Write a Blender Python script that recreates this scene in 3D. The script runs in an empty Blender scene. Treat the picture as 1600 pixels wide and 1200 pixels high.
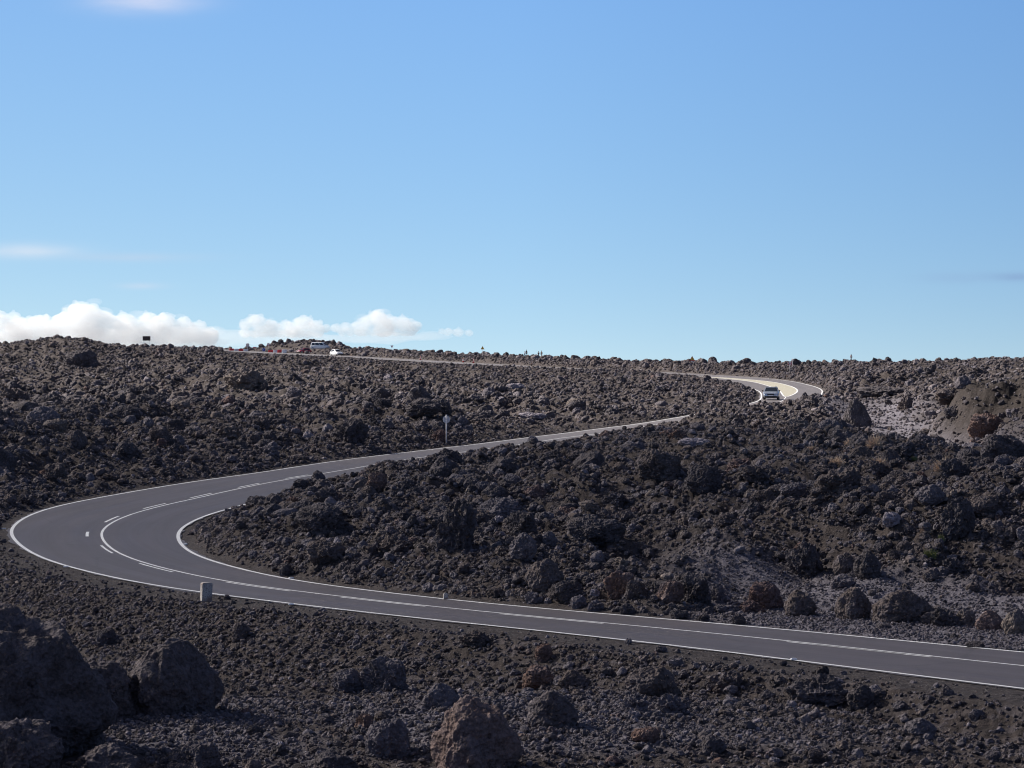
import bpy, bmesh, math, random
import numpy as np
import time; _t0 = time.time()
from mathutils import Vector, Matrix, Euler
R = math.radians
rng = np.random.default_rng(11)
random.seed(5)
SC = bpy.context.scene
COL = SC.collection

# ------------------------------------------------------------------ camera frame
F, CZ, SLOPE = 5000.0, 9.2, 0.02          # focal length in photo pixels, camera height, slope of the land
def gp(px, py):                            # photo pixel -> point on the sloping base plane
    D = F * CZ / (py - 500.0)
    return ((px - 800.0) * D / F, D)
def gpa(L): return np.array([gp(*p) for p in L])

# ------------------------------------------------------------------ numpy noise
def _h(ix, iy, iz, seed):
    with np.errstate(over='ignore'):
        n = (ix.astype(np.int64).astype(np.uint32) * np.uint32(374761393)
             + iy.astype(np.int64).astype(np.uint32) * np.uint32(668265263)
             + iz.astype(np.int64).astype(np.uint32) * np.uint32(2147483647 - 58)
             + np.uint32((seed * 974711 + 12345) & 0xffffffff))
        n = (n ^ (n >> np.uint32(13))) * np.uint32(1274126177)
        n = (n ^ (n >> np.uint32(16))) * np.uint32(2246822519)
        n = n ^ (n >> np.uint32(15))
    return n.astype(np.float64) / 4294967295.0
def vn2(x, y, seed=0):
    ix, iy = np.floor(x), np.floor(y)
    fx, fy = x - ix, y - iy
    u, v = fx * fx * (3 - 2 * fx), fy * fy * (3 - 2 * fy)
    z = np.zeros_like(ix)
    a, b = _h(ix, iy, z, seed), _h(ix + 1, iy, z, seed)
    c, d = _h(ix, iy + 1, z, seed), _h(ix + 1, iy + 1, z, seed)
    return ((a + (b - a) * u) * (1 - v) + (c + (d - c) * u) * v) * 2 - 1
def fbm2(x, y, seed=0, octv=4, gain=.5):
    s, a = 0, 1.0
    for k in range(octv):
        s = s + a * vn2(x, y, seed + k * 17); x, y = x * 2.03 + 3.1, y * 2.03 - 1.7; a *= gain
    return s
def vn3(p, seed=0):
    i = np.floor(p); f = p - i; u = f * f * (3 - 2 * f)
    r = 0
    for dx in (0, 1):
        for dy in (0, 1):
            for dz in (0, 1):
                w = (u[:, 0] if dx else 1 - u[:, 0]) * (u[:, 1] if dy else 1 - u[:, 1]) * (u[:, 2] if dz else 1 - u[:, 2])
                r = r + w * _h(i[:, 0] + dx, i[:, 1] + dy, i[:, 2] + dz, seed)
    return r * 2 - 1
def fbm3(p, seed=0, octv=4, gain=.5):
    s, a = 0, 1.0
    for k in range(octv):
        s = s + a * vn3(p, seed + k * 13); p = p * 2.07 + 1.3; a *= gain
    return s
def worley(x, y, seed):
    ix, iy = np.floor(x), np.floor(y)
    best = np.full(x.shape, 9.0); rid = np.zeros(x.shape)
    z = np.zeros_like(ix)
    for dx in (-1, 0, 1):
        for dy in (-1, 0, 1):
            cx, cy = ix + dx, iy + dy
            d = (cx + _h(cx, cy, z, seed) - x) ** 2 + (cy + _h(cx, cy, z, seed + 7) - y) ** 2
            m = d < best
            best = np.where(m, d, best); rid = np.where(m, _h(cx, cy, z, seed + 3), rid)
    return np.sqrt(best), rid
def sst(a, b, x):
    t = np.clip((x - a) / (b - a), 0, 1); return t * t * (3 - 2 * t)

# ------------------------------------------------------------------ road geometry
OUT = gpa([(1600,1076.5),(1367,1048),(1220,1027),(1013,1004),(800,981.3),(625,961),(455,944),(400,936),(310,924),(225,911),(150,897),(100,884),(62.5,869),(37.5,855),(22.5,842.5),(17,832.5),(20,822.5),(37,810),(75,794),(120,782.5),(200,770),(300,752.5),(400,740),(460,729.5),(560,716),(660,704),(760,692),(860,680),(907,673),(973,666),(1053,653),(1083,648)])
CEN = gpa([(1600,1040.5),(1401,1019.5),(1220,1000),(944,973),(800,960),(625,942.5),(525,931),(400,916),(325,904),(275,892.5),(225,880),(190,867.5),(170,855),(158,840),(157.5,830),(170,819),(200,805),(250,791),(300,780),(400,758),(460,747),(510,739),(635,718),(825,693),(880,684),(947,676.5),(1008,666)])
INN = gpa([(1600,1019.5),(1393,1000),(1220,982.7),(987,963),(800,947),(725,940),(625,929.5),(525,918),(455,904.5),(400,894.5),(337,879),(300,865),(282.5,852.5),(277.5,840),(281,830),(300,815),(325,804)])
OUT = np.vstack([[(60,23),(36,52)], OUT, [(22.3,335),(27,357),(30.4,390),(32.1,420),(32.1,442),(31.5,465),(29.8,484),(26.5,505),(21.5,528),(17,548),(6,600),(-39,778),(-49.5,819),(-68,883),(-83,937),(-107,1040)]])
CEN = np.vstack([[(64,29),(38,58)], CEN, [(20.8,312),(25.2,335),(29.7,357),(33.0,385),(36.2,420),(37.3,450),(36.9,480),(33.6,507),(29.0,528),(23.5,552),(10,602),(-35.5,779),(-46,820),(-64.7,884),(-79.7,938),(-103,1041)]])
INN = np.vstack([[(66,32),(40,62)], INN, [(-13.4,158),(-12.6,165),(-10.6,178),(-9.2,186),(-7.7,192.5),(-3.6,211),(4.6,238),(7.4,250),(11,261),(15,277),(24.2,312),(29.2,335),(33.6,354),(37.4,388),(41.2,428),(42.0,455),(41.7,484),(40.3,503),(37.4,519),(32.5,541),(28.6,558),(13.8,605),(-32,780),(-42.6,821),(-61.3,885),(-76.3,939),(-99,1042)]])
def resample(P, step):
    s = np.r_[0, np.cumsum(np.hypot(*np.diff(P, axis=0).T))]
    # Catmull-Rom through the points, then even spacing
    Q = []
    for i in range(len(P) - 1):
        p0, p1, p2, p3 = P[max(i-1,0)], P[i], P[i+1], P[min(i+2,len(P)-1)]
        d1 = max(np.hypot(*(p2-p1)), 1e-6); d0 = max(np.hypot(*(p1-p0)), d1*.2); d2 = max(np.hypot(*(p3-p2)), d1*.2)
        m1 = d1 * ((p1-p0)/d0 * d1 + (p2-p1)/d1 * d0) / (d0+d1) if i else p2-p1
        m2 = d1 * ((p2-p1)/d1 * d2 + (p3-p2)/d2 * d1) / (d1+d2) if i < len(P)-2 else p2-p1
        n = max(4, int(d1 / .25))
        t = np.linspace(0, 1, n, endpoint=False)[:, None]
        Q.append((2*t**3-3*t**2+1)*p1 + (t**3-2*t**2+t)*m1 + (-2*t**3+3*t**2)*p2 + (t**3-t**2)*m2)
    Q = np.vstack(Q + [P[-1:]])
    s = np.r_[0, np.cumsum(np.hypot(*np.diff(Q, axis=0).T))]
    t = np.arange(0, s[-1], step)
    return np.c_[np.interp(t, s, Q[:, 0]), np.interp(t, s, Q[:, 1])]
def smooth(P, sig):
    k = np.exp(-.5 * (np.arange(-3*sig, 3*sig+1) / sig) ** 2); k /= k.sum(); n = len(k) // 2
    P = np.asarray(P, float); one = P.ndim == 1
    if one: P = P[:, None]
    L = 2*P[:1] - P[n:0:-1]; E = 2*P[-1:] - P[-2:-n-2:-1]
    Q = np.vstack([L, P, E])
    Q = np.stack([np.convolve(Q[:, c], k, 'valid') for c in range(P.shape[1])], 1)
    return Q[:, 0] if one else Q
C = smooth(resample(CEN, .5), 6)
OUTr, INNr = smooth(resample(OUT, .5), 5), smooth(resample(INN, .5), 5)
T = np.gradient(C, axis=0); T /= np.hypot(T[:, 0], T[:, 1])[:, None]
NL = np.c_[-T[:, 1], T[:, 0]]             # towards the left of travel (outer side)
S = np.r_[0, np.cumsum(np.hypot(*np.diff(C, axis=0).T))]
def widths(C, E):
    w = np.empty(len(C))
    for i in range(0, len(C), 400):
        w[i:i+400] = np.sqrt(((C[i:i+400, None] - E[None]) ** 2).sum(2).min(1))
    return w
WL, WR = smooth(widths(C, OUTr), 12), smooth(widths(C, INNr), 12)
iap = int(np.argmin(np.hypot(C[:, 0] + 18, C[:, 1] - 146)))     # apex of the near bend

# distance fields on a grid (signed by side), for the near arm and for the rest
GX0, GX1, GY0, GY1, GS = -330., 330., 0., 1180., 1.0
def dist_pts(X, Y, sel):
    Cx, wl, wr, nl = C[sel][::2], WL[sel][::2], WR[sel][::2], NL[sel][::2]
    d = np.full(X.shape, 1e9, np.float32); e = np.zeros(X.shape, np.float32); sd = np.zeros(X.shape, np.float32)
    for i in range(0, X.size, 4000):
        dx = X[i:i+4000, None] - Cx[None, :, 0]; dy = Y[i:i+4000, None] - Cx[None, :, 1]
        q = dx*dx + dy*dy
        j = q.argmin(1); r = np.arange(len(j))
        side = dx[r, j] * nl[j, 0] + dy[r, j] * nl[j, 1]
        dd = np.sqrt(q[r, j])
        e[i:i+4000] = dd - np.where(side > 0, wl[j], wr[j]); sd[i:i+4000] = side
    return e, sd
gx = np.arange(GX0, GX1 + .1, GS); gy = np.arange(GY0, GY1 + .1, GS)
GXX, GYY = np.meshgrid(gx, gy)
near_sel, far_sel = slice(0, iap), slice(iap, None)
def _field(sel):
    e, s = dist_pts(GXX.ravel(), GYY.ravel(), sel)
    return e.reshape(GXX.shape), s.reshape(GXX.shape)
EN, SN = _field(near_sel); EF, SF = _field(far_sel)
def lut(A, X, Y):
    u = np.clip((X - GX0) / GS, 0, A.shape[1] - 1.001); v = np.clip((Y - GY0) / GS, 0, A.shape[0] - 1.001)
    i, j = u.astype(int), v.astype(int); fu, fv = u - i, v - j
    return (A[j, i]*(1-fu) + A[j, i+1]*fu)*(1-fv) + (A[j+1, i]*(1-fu) + A[j+1, i+1]*fu)*fv

# ------------------------------------------------------------------ the lie of the land
def gs(X, Y, cx, cy, rx, ry, rot=0):
    c, s = math.cos(rot), math.sin(rot)
    u, v = (X-cx)*c + (Y-cy)*s, -(X-cx)*s + (Y-cy)*c
    return np.exp(-(u/rx)**2 - (v/ry)**2)
def seg_d(X, Y, pts):
    b = np.full(X.shape, 1e9)
    for (ax, ay), (bx, by) in zip(pts[:-1], pts[1:]):
        t = np.clip(((X-ax)*(bx-ax) + (Y-ay)*(by-ay)) / ((bx-ax)**2 + (by-ay)**2), 0, 1)
        b = np.minimum(b, np.hypot(ax + t*(bx-ax) - X, ay + t*(by-ay) - Y))
    return b
ASH_PATH = [(44,400),(40.6,369),(34.2,300),(31.2,257),(28.8,225),(28.2,205),(31,193),(42,189)]
SKY_PX = [-600,0,30,60,85,110,135,160,190,230,300,345,375,410,430,460,490,520,535,560,600,650,700,760,800,870,920,960,1040,1120,1200,1300,1400,1450,1500,1560,1600,2200]
SKY_PY = [535,536,535,531,525.5,527,530,537,541,542.5,543.5,543,546,544,536,534,532,535,541,544,547,550,553,555,559,561,561,565,566,567,569,568,567,565,563,560,560,560]
STRIP_PX = [330,349,385,450,540,590,640,700,760,840,912,945,975]
STRIP_PY = [500,549.5,553,555.5,559.5,564,567,570,572.5,575.5,579,577,500]
def fields(X, Y):
    """macro height above the sloping plane, ash mask, road-edge distance, side"""
    en, sn, ef, sf = lut(EN, X, Y), lut(SN, X, Y), lut(EF, X, Y), lut(SF, X, Y)
    e = np.minimum(en, ef)
    side = np.where(en < ef, sn, sf)                       # > 0 outer side
    left = sst(-.5, .5, side)
    n1 = fbm2(X/23, Y/31, 1, 4); n2 = fbm2(X/7.5, Y/9.5, 5, 3); n3 = .55 - np.abs(fbm2(X/4.2, Y/6.5, 8, 3))*1.3
    ep = np.maximum(e, 0)
    # --- camera side of the near arm: shoulder, embankment, hollow, near ground
    sh = 2.7 + .5*vn2(X/6, Y/6, 31)
    drop = -np.minimum(np.maximum(ep - sh, 0) * .40, 2.1 + .5*n1)
    yr = 81.5 + 3.0*sst(2, -6, X) + 4.0*sst(-5, -14, X) + 1.3*vn2(X/3.3, Y*0+2, 77)
    plat = -.35 + .30*n2 + .25*n1 - .9*sst(72, 60, Y)
    yr = yr - 4.5*sst(3, 13, X)
    npl = sst(yr + 4.5, yr - .5, Y) * sst(sh - .6, sh + 2.2, ep)
    near = drop + (plat - drop) * npl
    near = near + 1.5*gs(X, Y, -13.8, 80, 3.2, 5) * sst(3, 6, ep)
    # rise of the ground under the photographer
    lim = CZ - .14*Y
    near = np.where(Y < 66, np.maximum(near, (lim - 1.75) * sst(66, 40, Y) + near*(1 - sst(66, 40, Y))), near)
    # --- lava beyond the far arm, to the left
    AL = 1.1 + .0013*np.clip(Y - 150, 0, 900) + .85*n1
    lava_l = np.maximum(AL, .25) * (1 - np.exp(-np.maximum(ep - .5, 0) / 8.0)) + .55*n2*sst(1, 8, ep) + .75*n3*sst(2, 9, ep)
    lava_l = lava_l + 4.3*gs(X, Y, -84, 590, 13, 40) + 3.4*gs(X, Y, -106, 600, 18, 50) + 1.2*gs(X, Y, -62, 640, 14, 40)
    lava_l = lava_l + 1.6*gs(X, Y, -32, 185, 9, 6, .3) + 1.2*gs(X, Y, -26, 205, 6, 5) + 1.0*gs(X, Y, -36, 250, 14, 8)
    lava_l = lava_l + 1.3*gs(X, Y, -9.5, 256, 8, 5, .3) + 1.0*gs(X, Y, -35, 440, 7, 10)
    # keep the lava below the line of sight to the far road
    camside = sst(.25, .6, Y/700.0)
    lava_l = lava_l * (1 - .5*camside*sst(60, 10, ep) * sst(-70, -30, X))
    bend = sst(118, 150, Y + .35*np.maximum(-X-22, 0))
    outer = near + (lava_l - near) * bend
    # --- inside of the bend
    flat = 5.5*sst(3, 11, X) * sst(150, 120, Y)
    riseN = 1 - np.exp(-np.maximum(en - .25 - flat, 0) / 4.5)
    AR = (2.0 + .9*n1)*(1 - .78*gs(X, Y, 31, 208, 9.5, 62))
    rim = .30 + .55*sst(268, 300, Y)*sst(455, 410, Y)
    inner = AR * riseN * (rim + (1-rim)*sst(2, 34, ef)) + .62*n2*sst(.5, 5, e)*riseN + .85*n3*sst(1, 6, e)*riseN
    inner = inner + 1.0*gs(X, Y, -7.5, 128, 4, 5) - .9*gs(X, Y, 2.5, 135, 6, 9)
    inner = inner * (1 - np.exp(-np.maximum(ef - .3, 0) / 2.0)) + (1.25*gs(X, Y, 20, 287, 4.5, 17, -.3) + 2.0*gs(X, Y, 35, 332, 6, 17))*(1 - np.exp(-np.maximum(ef - .2, 0)/.8))
    # right hand side: big brown hill, hollow with ash, crests
    inner = inner + 3.5*gs(X, Y, 37, 249, 5.6, 9, -.1)*(1 + .15*n2) + 3.3*gs(X, Y, 43.5, 234, 7.5, 9)*(1 + .15*n2) + .6*gs(X, Y, 19, 262, 7, 12)
    ashd = seg_d(X, Y, ASH_PATH)
    azn = np.exp(-(ashd/7.0)**2) * sst(165, 188, Y)*(1 - .8*sst(.3, .8, gs(X, Y, 37.3, 247, 5.4, 11, -.1) + gs(X, Y, 43.5, 232, 7.2, 11)))
    inner = inner*(1 - .85*azn) - .55*azn
    # beyond the far road: crests against the sky
    far = sst(430, 540, Y)
    crest = (1.4 + .5*vn2(X/11, Y/45, 41) + .8*vn2(X/4.5, Y/9, 43) + 1.3*gs(X, Y, 95, 610, 22, 60) + .7*gs(X, Y, -34, 900, 20, 70) + .9*gs(X, Y, -28, 860, 12, 60)
             + 2.2*gs(X, Y, -58, 985, 14, 60) + .5*gs(X, Y, -16, 830, 10, 50) + 4.5*gs(X, Y, 6.5, 895, 14, 40) + 5*gs(X, Y, 86, 800, 14, 40))
    epc = np.maximum(ep - .4 - 8*sst(780, 815, Y)*gs(X, Y, -60, 880, 30, 80), 0)
    crest = crest * (1 - np.exp(-epc/2.4)) - .020*np.maximum(ep - 45, 0)
    inner = inner*(1-far) + crest*far
    h = inner*(1-left) + outer*left
    h = h - .03*np.maximum(Y - 1000, 0)
    # what must stay under the sight line to the crest and to the far road
    px = 800 + F*X/np.maximum(Y, 20.)
    los = lambda yc: CZ - (yc - 600)/F*Y - SLOPE*Y
    h = np.where(Y > 150, np.minimum(h, los(np.interp(px, SKY_PX, SKY_PY) + 2.2 + 2.0*vn2(px/9, px*0, 19)) - .25*np.clip(Y/500, .3, 1) + 1.0*gs(X, Y, 7, 895, 12, 30) + .9*gs(X, Y, 85, 800, 10, 30)), h)
    strip = np.interp(px, STRIP_PX, STRIP_PY)
    h = np.where((Y > 250) & (left > .5), np.minimum(h, los(strip) - .42), h)
    rimy = np.interp(px, [300,330,400,495,520,560,600,650,700,760,800,850,900,950,1000,1050,1085,1100], [700,796,778,743,744,731,725,719,715,706,700,694,688,680,670,661,652,600])
    h = np.where((Y > 118) & (Y < 300) & (left < .5), np.minimum(h, np.maximum(los(rimy) - .30, .12)), h)
    carw = np.interp(px, [1150, 1172, 1185, 1222, 1236, 1262, 1283, 1300], [600, 634, 630.5, 630, 624, 613, 606.5, 585])
    h = np.where((Y > 200) & (Y < 362) & (left < .5), np.minimum(h, los(carw) - .32), h)
    # bed of the road
    bed = -.022 - .0004*np.clip(Y - 110, 0, 900)
    h = h * sst(-.1, 1.6, e) + bed*(1 - sst(.15, .9, e))
    # --- ash and gravel mask
    a = np.exp(-(ashd/np.maximum(5.2 + 2.0*n1 + .8*n2, 1.5))**4) * sst(178, 188, Y)
    a = np.maximum(a, sst(.1, .55, .5*vn2(X/3.1, Y/6, 51) + .55*sst(20, 30, X)*sst(150,185,Y)*sst(240,205,Y)))
    a = np.maximum(a*(sst(16, 26, X)*sst(120, 150, Y)*sst(420,330,Y)), .85*sst(.1, .5, .55*vn2(X/2.6, Y/5, 52)+.2*vn2(X/.9,Y/2,53)) * sst(12, 15, X)*sst(112, 118, Y)*sst(160, 135, Y))
    gsh = sst(3.5, 8.5, X) * sst(.1, .6, en) * sst(11.5, 8.0, en + 1.5*n2) * (1-left) * sst(140, 120, Y)
    a = np.maximum(a, gsh)
    a = np.maximum(a, .9*left*(1-bend)*npl*sst(yr + .5, yr - 2.5, Y)*sst(-.5, .1, n2 + .25*vn2(X/1.3, Y/2, 57)))
    hill0 = gs(X, Y, 37.3, 247, 5.4, 11, -.1) + gs(X, Y, 43.5, 232, 7.2, 11)
    a = a*(1 - .95*sst(.25, .6, hill0))
    hill = np.clip(gs(X, Y, 37.3, 247, 6.0, 12, -.1) + gs(X, Y, 43.5, 232, 8, 12), 0, 1)
    shoulder = left*sst(-.4, .3, e)*sst(sh + .5, sh - .9, e) * (1-bend)
    shoulder = np.maximum(shoulder, sst(1.1, .3, e))
    return h, np.clip(a, 0, 1), e, left*(1-bend), hill, shoulder, n1, n2
def height(X, Y, detail=True):
    h, ash, e, nearm, hill, shd, n1, n2 = fields(X, Y)
    if detail:
        f1, r1 = worley(X/1.25, Y/1.25, 3); f2, r2 = worley(X/.52, Y/.52, 9)
        lump = .42*np.maximum(1 - (f1/.62)**2, 0)*(r1**1.5) + .15*np.maximum(1 - (f2/.6)**2, 0)*r2
        amp = sst(.5, 2.2, e) * (1 - .93*ash) * (1 - .6*hill) * (1 - .75*nearm) * (1 - .9*shd)
        h = h + lump*amp + .05*fbm2(X/.35, Y/.35, 61, 2)*amp + .03*fbm2(X/.8, Y/.8, 63, 3)*(1-sst(.4, -.2, e)*.9)*sst(.0,.6,e)
        f3, r3 = worley(X/.24, Y/.24, 15)
        h = h + .085*np.maximum(1 - (f3/.62)**2, 0)*r3*(1 - .85*shd)*(1 - .7*ash)*sst(.3, .9, e)*sst(190, 120, Y)
        h = h + .38*hill*np.abs(fbm2(X/1.5, Y/1.9, 71, 4)) + .5*(1-np.abs(fbm2(X/2.1, Y/5.0, 72,2)))*hill
    return SLOPE*np.minimum(Y, 1200) + h
def hz(x, y): return float(height(np.array([x*1.0]), np.array([y*1.0]))[0])
def rz(x, y): return SLOPE*y
_ray = np.exp(np.linspace(math.log(55), math.log(1150), 2600))
def hit(px, py):
    """first point of the ground on the line from the lens through a photo pixel"""
    X = (px-800)/F*_ray; Z = CZ - (py-600)/F*_ray
    below = height(X, _ray) >= Z
    k = int(np.argmax(below)) if below.any() else len(_ray)-1
    return float(X[k]), float(_ray[k]), float(height(X[k:k+1], _ray[k:k+1])[0])

# ------------------------------------------------------------------ object helpers
def tag(o, label=None, cat=None, group=None, kind=None):
    if label: o['label'] = label
    if cat: o['category'] = cat
    if group: o['group'] = group
    if kind: o['kind'] = kind
    return o
def link(name, me, mat=None, parent=None, loc=None):
    o = bpy.data.objects.new(name, me); COL.objects.link(o)
    if mat is not None:
        me.materials.clear(); me.materials.append(mat)
    if parent is not None: o.parent = parent
    if loc is not None: o.location = loc
    return o
def empty(name, loc, rz_=0, label=None, cat=None, group=None):
    o = bpy.data.objects.new(name, None); COL.objects.link(o)
    o.location = loc; o.rotation_euler = (0, 0, rz_); o.empty_display_size = .3
    return tag(o, label, cat, group)
def mesh_np(name, V, Fq, smooth_=True):
    me = bpy.data.meshes.new(name)
    V = np.asarray(V, np.float32); Fq = np.asarray(Fq, np.int32); k = Fq.shape[1]
    me.vertices.add(len(V)); me.vertices.foreach_set('co', V.ravel())
    me.loops.add(Fq.size); me.loops.foreach_set('vertex_index', Fq.ravel())
    me.polygons.add(len(Fq)); me.polygons.foreach_set('loop_start', np.arange(0, Fq.size, k, dtype=np.int32))
    me.polygons.foreach_set('loop_total', np.full(len(Fq), k, np.int32))
    me.polygons.foreach_set('use_smooth', np.full(len(Fq), smooth_))
    me.update(calc_edges=True); me.validate()
    return me
def fattr(me, name, val):
    a = me.attributes.new(name, 'FLOAT', 'POINT'); a.data.foreach_set('value', np.asarray(val, np.float32).ravel())
class MB:
    """collects shapes into one mesh"""
    def __init__(s): s.bm = bmesh.new()
    def box(s, x0, x1, y0, y1, z0, z1, bev=0, top=1.0):
        vs = []
        for z in (z0, z1):
            k = 1.0 if z == z0 else top
            cx, cy = (x0+x1)/2, (y0+y1)/2
            for x, y in ((x0, y0), (x1, y0), (x1, y1), (x0, y1)):
                vs.append(s.bm.verts.new((cx+(x-cx)*k, cy+(y-cy)*k, z)))
        fs = [s.bm.faces.new([vs[i] for i in q]) for q in ((3,2,1,0),(4,5,6,7),(0,1,5,4),(1,2,6,5),(2,3,7,6),(3,0,4,7))]
        if bev:
            es = list({e for f in fs for e in f.edges})
            bmesh.ops.bevel(s.bm, geom=es, offset=bev, segments=2, affect='EDGES')
        return s
    def cyl(s, p, q, r0, r1=None, seg=14):
        r1 = r0 if r1 is None else r1
        p, q = Vector(p), Vector(q); d = q - p
        M = Matrix.Translation((p+q)/2) @ d.to_track_quat('Z', 'Y').to_matrix().to_4x4()
        bmesh.ops.create_cone(s.bm, cap_ends=True, segments=seg, radius1=r0, radius2=r1, depth=d.length, matrix=M)
        return s
    def lathe(s, prof, seg=24, M=None):
        M = M or Matrix()
        rows = [[s.bm.verts.new(M @ Vector((r*math.cos(2*math.pi*k/seg), r*math.sin(2*math.pi*k/seg), z))) for k in range(seg)] for r, z in prof]
        for a, b in zip(rows[:-1], rows[1:]):
            for k in range(seg): s.bm.faces.new((a[k], a[(k+1) % seg], b[(k+1) % seg], b[k]))
        s.bm.faces.new(list(reversed(rows[0]))); s.bm.faces.new(rows[-1])
        return s
    def prism(s, pts, y0, y1):                 # polygon in x,z extruded along y
        a = [s.bm.verts.new((x, y0, z)) for x, z in pts]; b = [s.bm.verts.new((x, y1, z)) for x, z in pts]
        n = len(pts)
        s.bm.faces.new(a); s.bm.faces.new(list(reversed(b)))
        for k in range(n): s.bm.faces.new((a[k], b[k], b[(k+1) % n], a[(k+1) % n]))
        return s
    def quad(s, P, th=.012):                   # thin solid panel from four corners
        P = [Vector(p) for p in P]; n = (P[1]-P[0]).cross(P[2]-P[0]).normalized()*th
        a = [s.bm.verts.new(p) for p in P]; b = [s.bm.verts.new(p+n) for p in P]
        s.bm.faces.new(list(reversed(a))); s.bm.faces.new(b)
        for k in range(len(P)): s.bm.faces.new((a[k], a[(k+1) % len(P)], b[(k+1) % len(P)], b[k]))
        return s
    def build(s, name, mat, parent=None, sm=False):
        bmesh.ops.recalc_face_normals(s.bm, faces=s.bm.faces)
        me = bpy.data.meshes.new(name); s.bm.to_mesh(me); s.bm.free()
        if sm:
            me.polygons.foreach_set('use_smooth', [True]*len(me.polygons))
        return link(name, me, mat, parent)

# ------------------------------------------------------------------ materials
class NT:
    def __init__(s, name):
        s.m = bpy.data.materials.new(name); s.m.use_nodes = True; s.t = s.m.node_tree
        s.b = s.t.nodes['Principled BSDF']
    def n(s, kind, **kw):
        o = s.t.nodes.new(kind)
        for k, v in kw.items():
            if k.startswith('i_'):
                key = k[2:]; key = int(key) if key.isdigit() else key.replace('_', ' ')
                sock = o.inputs[key]
                if isinstance(v, bpy.types.NodeSocket): s.t.links.new(v, sock)
                else: sock.default_value = v
            else: setattr(o, k, v)
        return o
    def l(s, a, b): s.t.links.new(a, b)
    def noise(s, vec, scale, detail=4, rough=.55):
        return s.n('ShaderNodeTexNoise', i_Vector=vec, i_Scale=scale, i_Detail=detail, i_Roughness=rough).outputs['Fac']
    def ramp(s, fac, stops, interp='LINEAR'):
        r = s.n('ShaderNodeValToRGB'); s.l(fac, r.inputs[0]); r.color_ramp.interpolation = interp
        e = r.color_ramp.elements
        while len(e) < len(stops): e.new(.5)
        for k, (p, c) in enumerate(stops):
            e[k].position = p; e[k].color = (*c, 1) if len(c) == 3 else c
        return r.outputs[0]
    def mix(s, fac, a, b, mode='MIX'):
        m = s.n('ShaderNodeMix', data_type='RGBA', blend_type=mode)
        for sock, v in ((m.inputs[0], fac), (m.inputs[6], a), (m.inputs[7], b)):
            if isinstance(v, bpy.types.NodeSocket): s.l(v, sock)
            else: sock.default_value = v if isinstance(v, (int, float)) else ((*v, 1) if len(v) == 3 else v)
        return m.outputs[2]
    def math(s, op, a, b=0.0, c=0.0):
        m = s.n('ShaderNodeMath', operation=op)
        for k, v in enumerate((a, b, c)):
            if isinstance(v, bpy.types.NodeSocket): s.l(v, m.inputs[k])
            else: m.inputs[k].default_value = v
        return m.outputs[0]
    def bump(s, h, strength=.5, dist=.05):
        b = s.n('ShaderNodeBump', i_Height=h, i_Strength=strength, i_Distance=dist); s.l(b.outputs[0], s.b.inputs['Normal'])
    def out(s, col, rough=.9, spec=.3, metal=0):
        for k, v in (('Base Color', col), ('Roughness', rough), ('Specular IOR Level', spec), ('Metallic', metal)):
            if isinstance(v, bpy.types.NodeSocket): s.l(v, s.b.inputs[k])
            else: s.b.inputs[k].default_value = (*v, 1) if isinstance(v, tuple) and len(v) == 3 else v
        return s.m
def simple(name, col, rough=.5, spec=.4, metal=0, var=.12, scale=9, coat=0):
    t = NT(name); p = t.n('ShaderNodeTexCoord').outputs['Object']
    n = t.noise(p, scale, 4)
    c = t.mix(n, tuple(x*(1-var) for x in col), tuple(min(1, x*(1+var)) for x in col))
    if coat: t.b.inputs['Coat Weight'].default_value = coat
    return t.out(c, rough, spec, metal)
BLACK, BROWN, RED, GREY, TAN = (.040,.034,.036), (.078,.060,.054), (.125,.074,.062), (.120,.106,.118), (.160,.128,.108)
GAIN = 1.95
SHADE_T, SHADE_0, SHADE_1 = 64.0, 135.0, 285.0   # thickness of the shading cloud, where its shade is full and where it ends
def k3(c, k): return tuple(min(1, x*k*GAIN) for x in c)
def lava_material(name, mode):
    """mode: rubble (tone from the instance) or boulder (tone from the object's colour)"""
    t = NT(name); pos = t.n('ShaderNodeNewGeometry').outputs['Position']; oi = t.n('ShaderNodeObjectInfo')
    if mode == 'rubble':
        base = t.ramp(oi.outputs['Random'], [(0, k3(BLACK, .6)), (.30, k3(BLACK, 1.05)), (.48, k3(BROWN, .75)), (.64, k3(BROWN, 1.0)), (.76, k3(GREY, .70)), (.92, k3(GREY, 1.0)), (.945, k3(RED, .62)), (.97, k3(TAN, .85)), (1, k3(GREY, 1.55))])
    elif mode == 'gravel':
        base = t.ramp(oi.outputs['Random'], [(0, k3(GREY, .36)), (.5, k3(GREY, .72)), (.9, k3(GREY, 1.1)), (1, k3(GREY, 1.7))])
    else:
        base = oi.outputs['Color']
    wide = t.noise(pos, .045, 3)
    base = t.mix(t.math('MULTIPLY', wide, .55), base, t.mix(.5, base, k3(BROWN, 1.0)))
    n1 = t.noise(pos, 1.7, 5, .62); n2 = t.noise(pos, 9.0, 5, .65)
    base = t.mix(t.ramp(n1, [(.38, (0,0,0)), (.68, (1,1,1))]), base, t.mix(.55, base, k3(GREY, .85)))
    dark = t.ramp(n2, [(.30, (.42,.42,.42)), (.56, (1,1,1)), (.8, (1.35,1.33,1.3))])
    col = t.mix(1.0, base, dark, 'MULTIPLY')
    vor = t.n('ShaderNodeTexVoronoi', i_Vector=pos, i_Scale=11.0, feature='F1').outputs['Distance']
    hsum = t.math('ADD', t.math('MULTIPLY', n2, .6), t.math('ADD', t.math('MULTIPLY', n1, .8), t.math('MULTIPLY', vor, .45)))
    t.bump(hsum, .95, .16)
    return t.out(col, .93, .22)
M = {}
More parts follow.
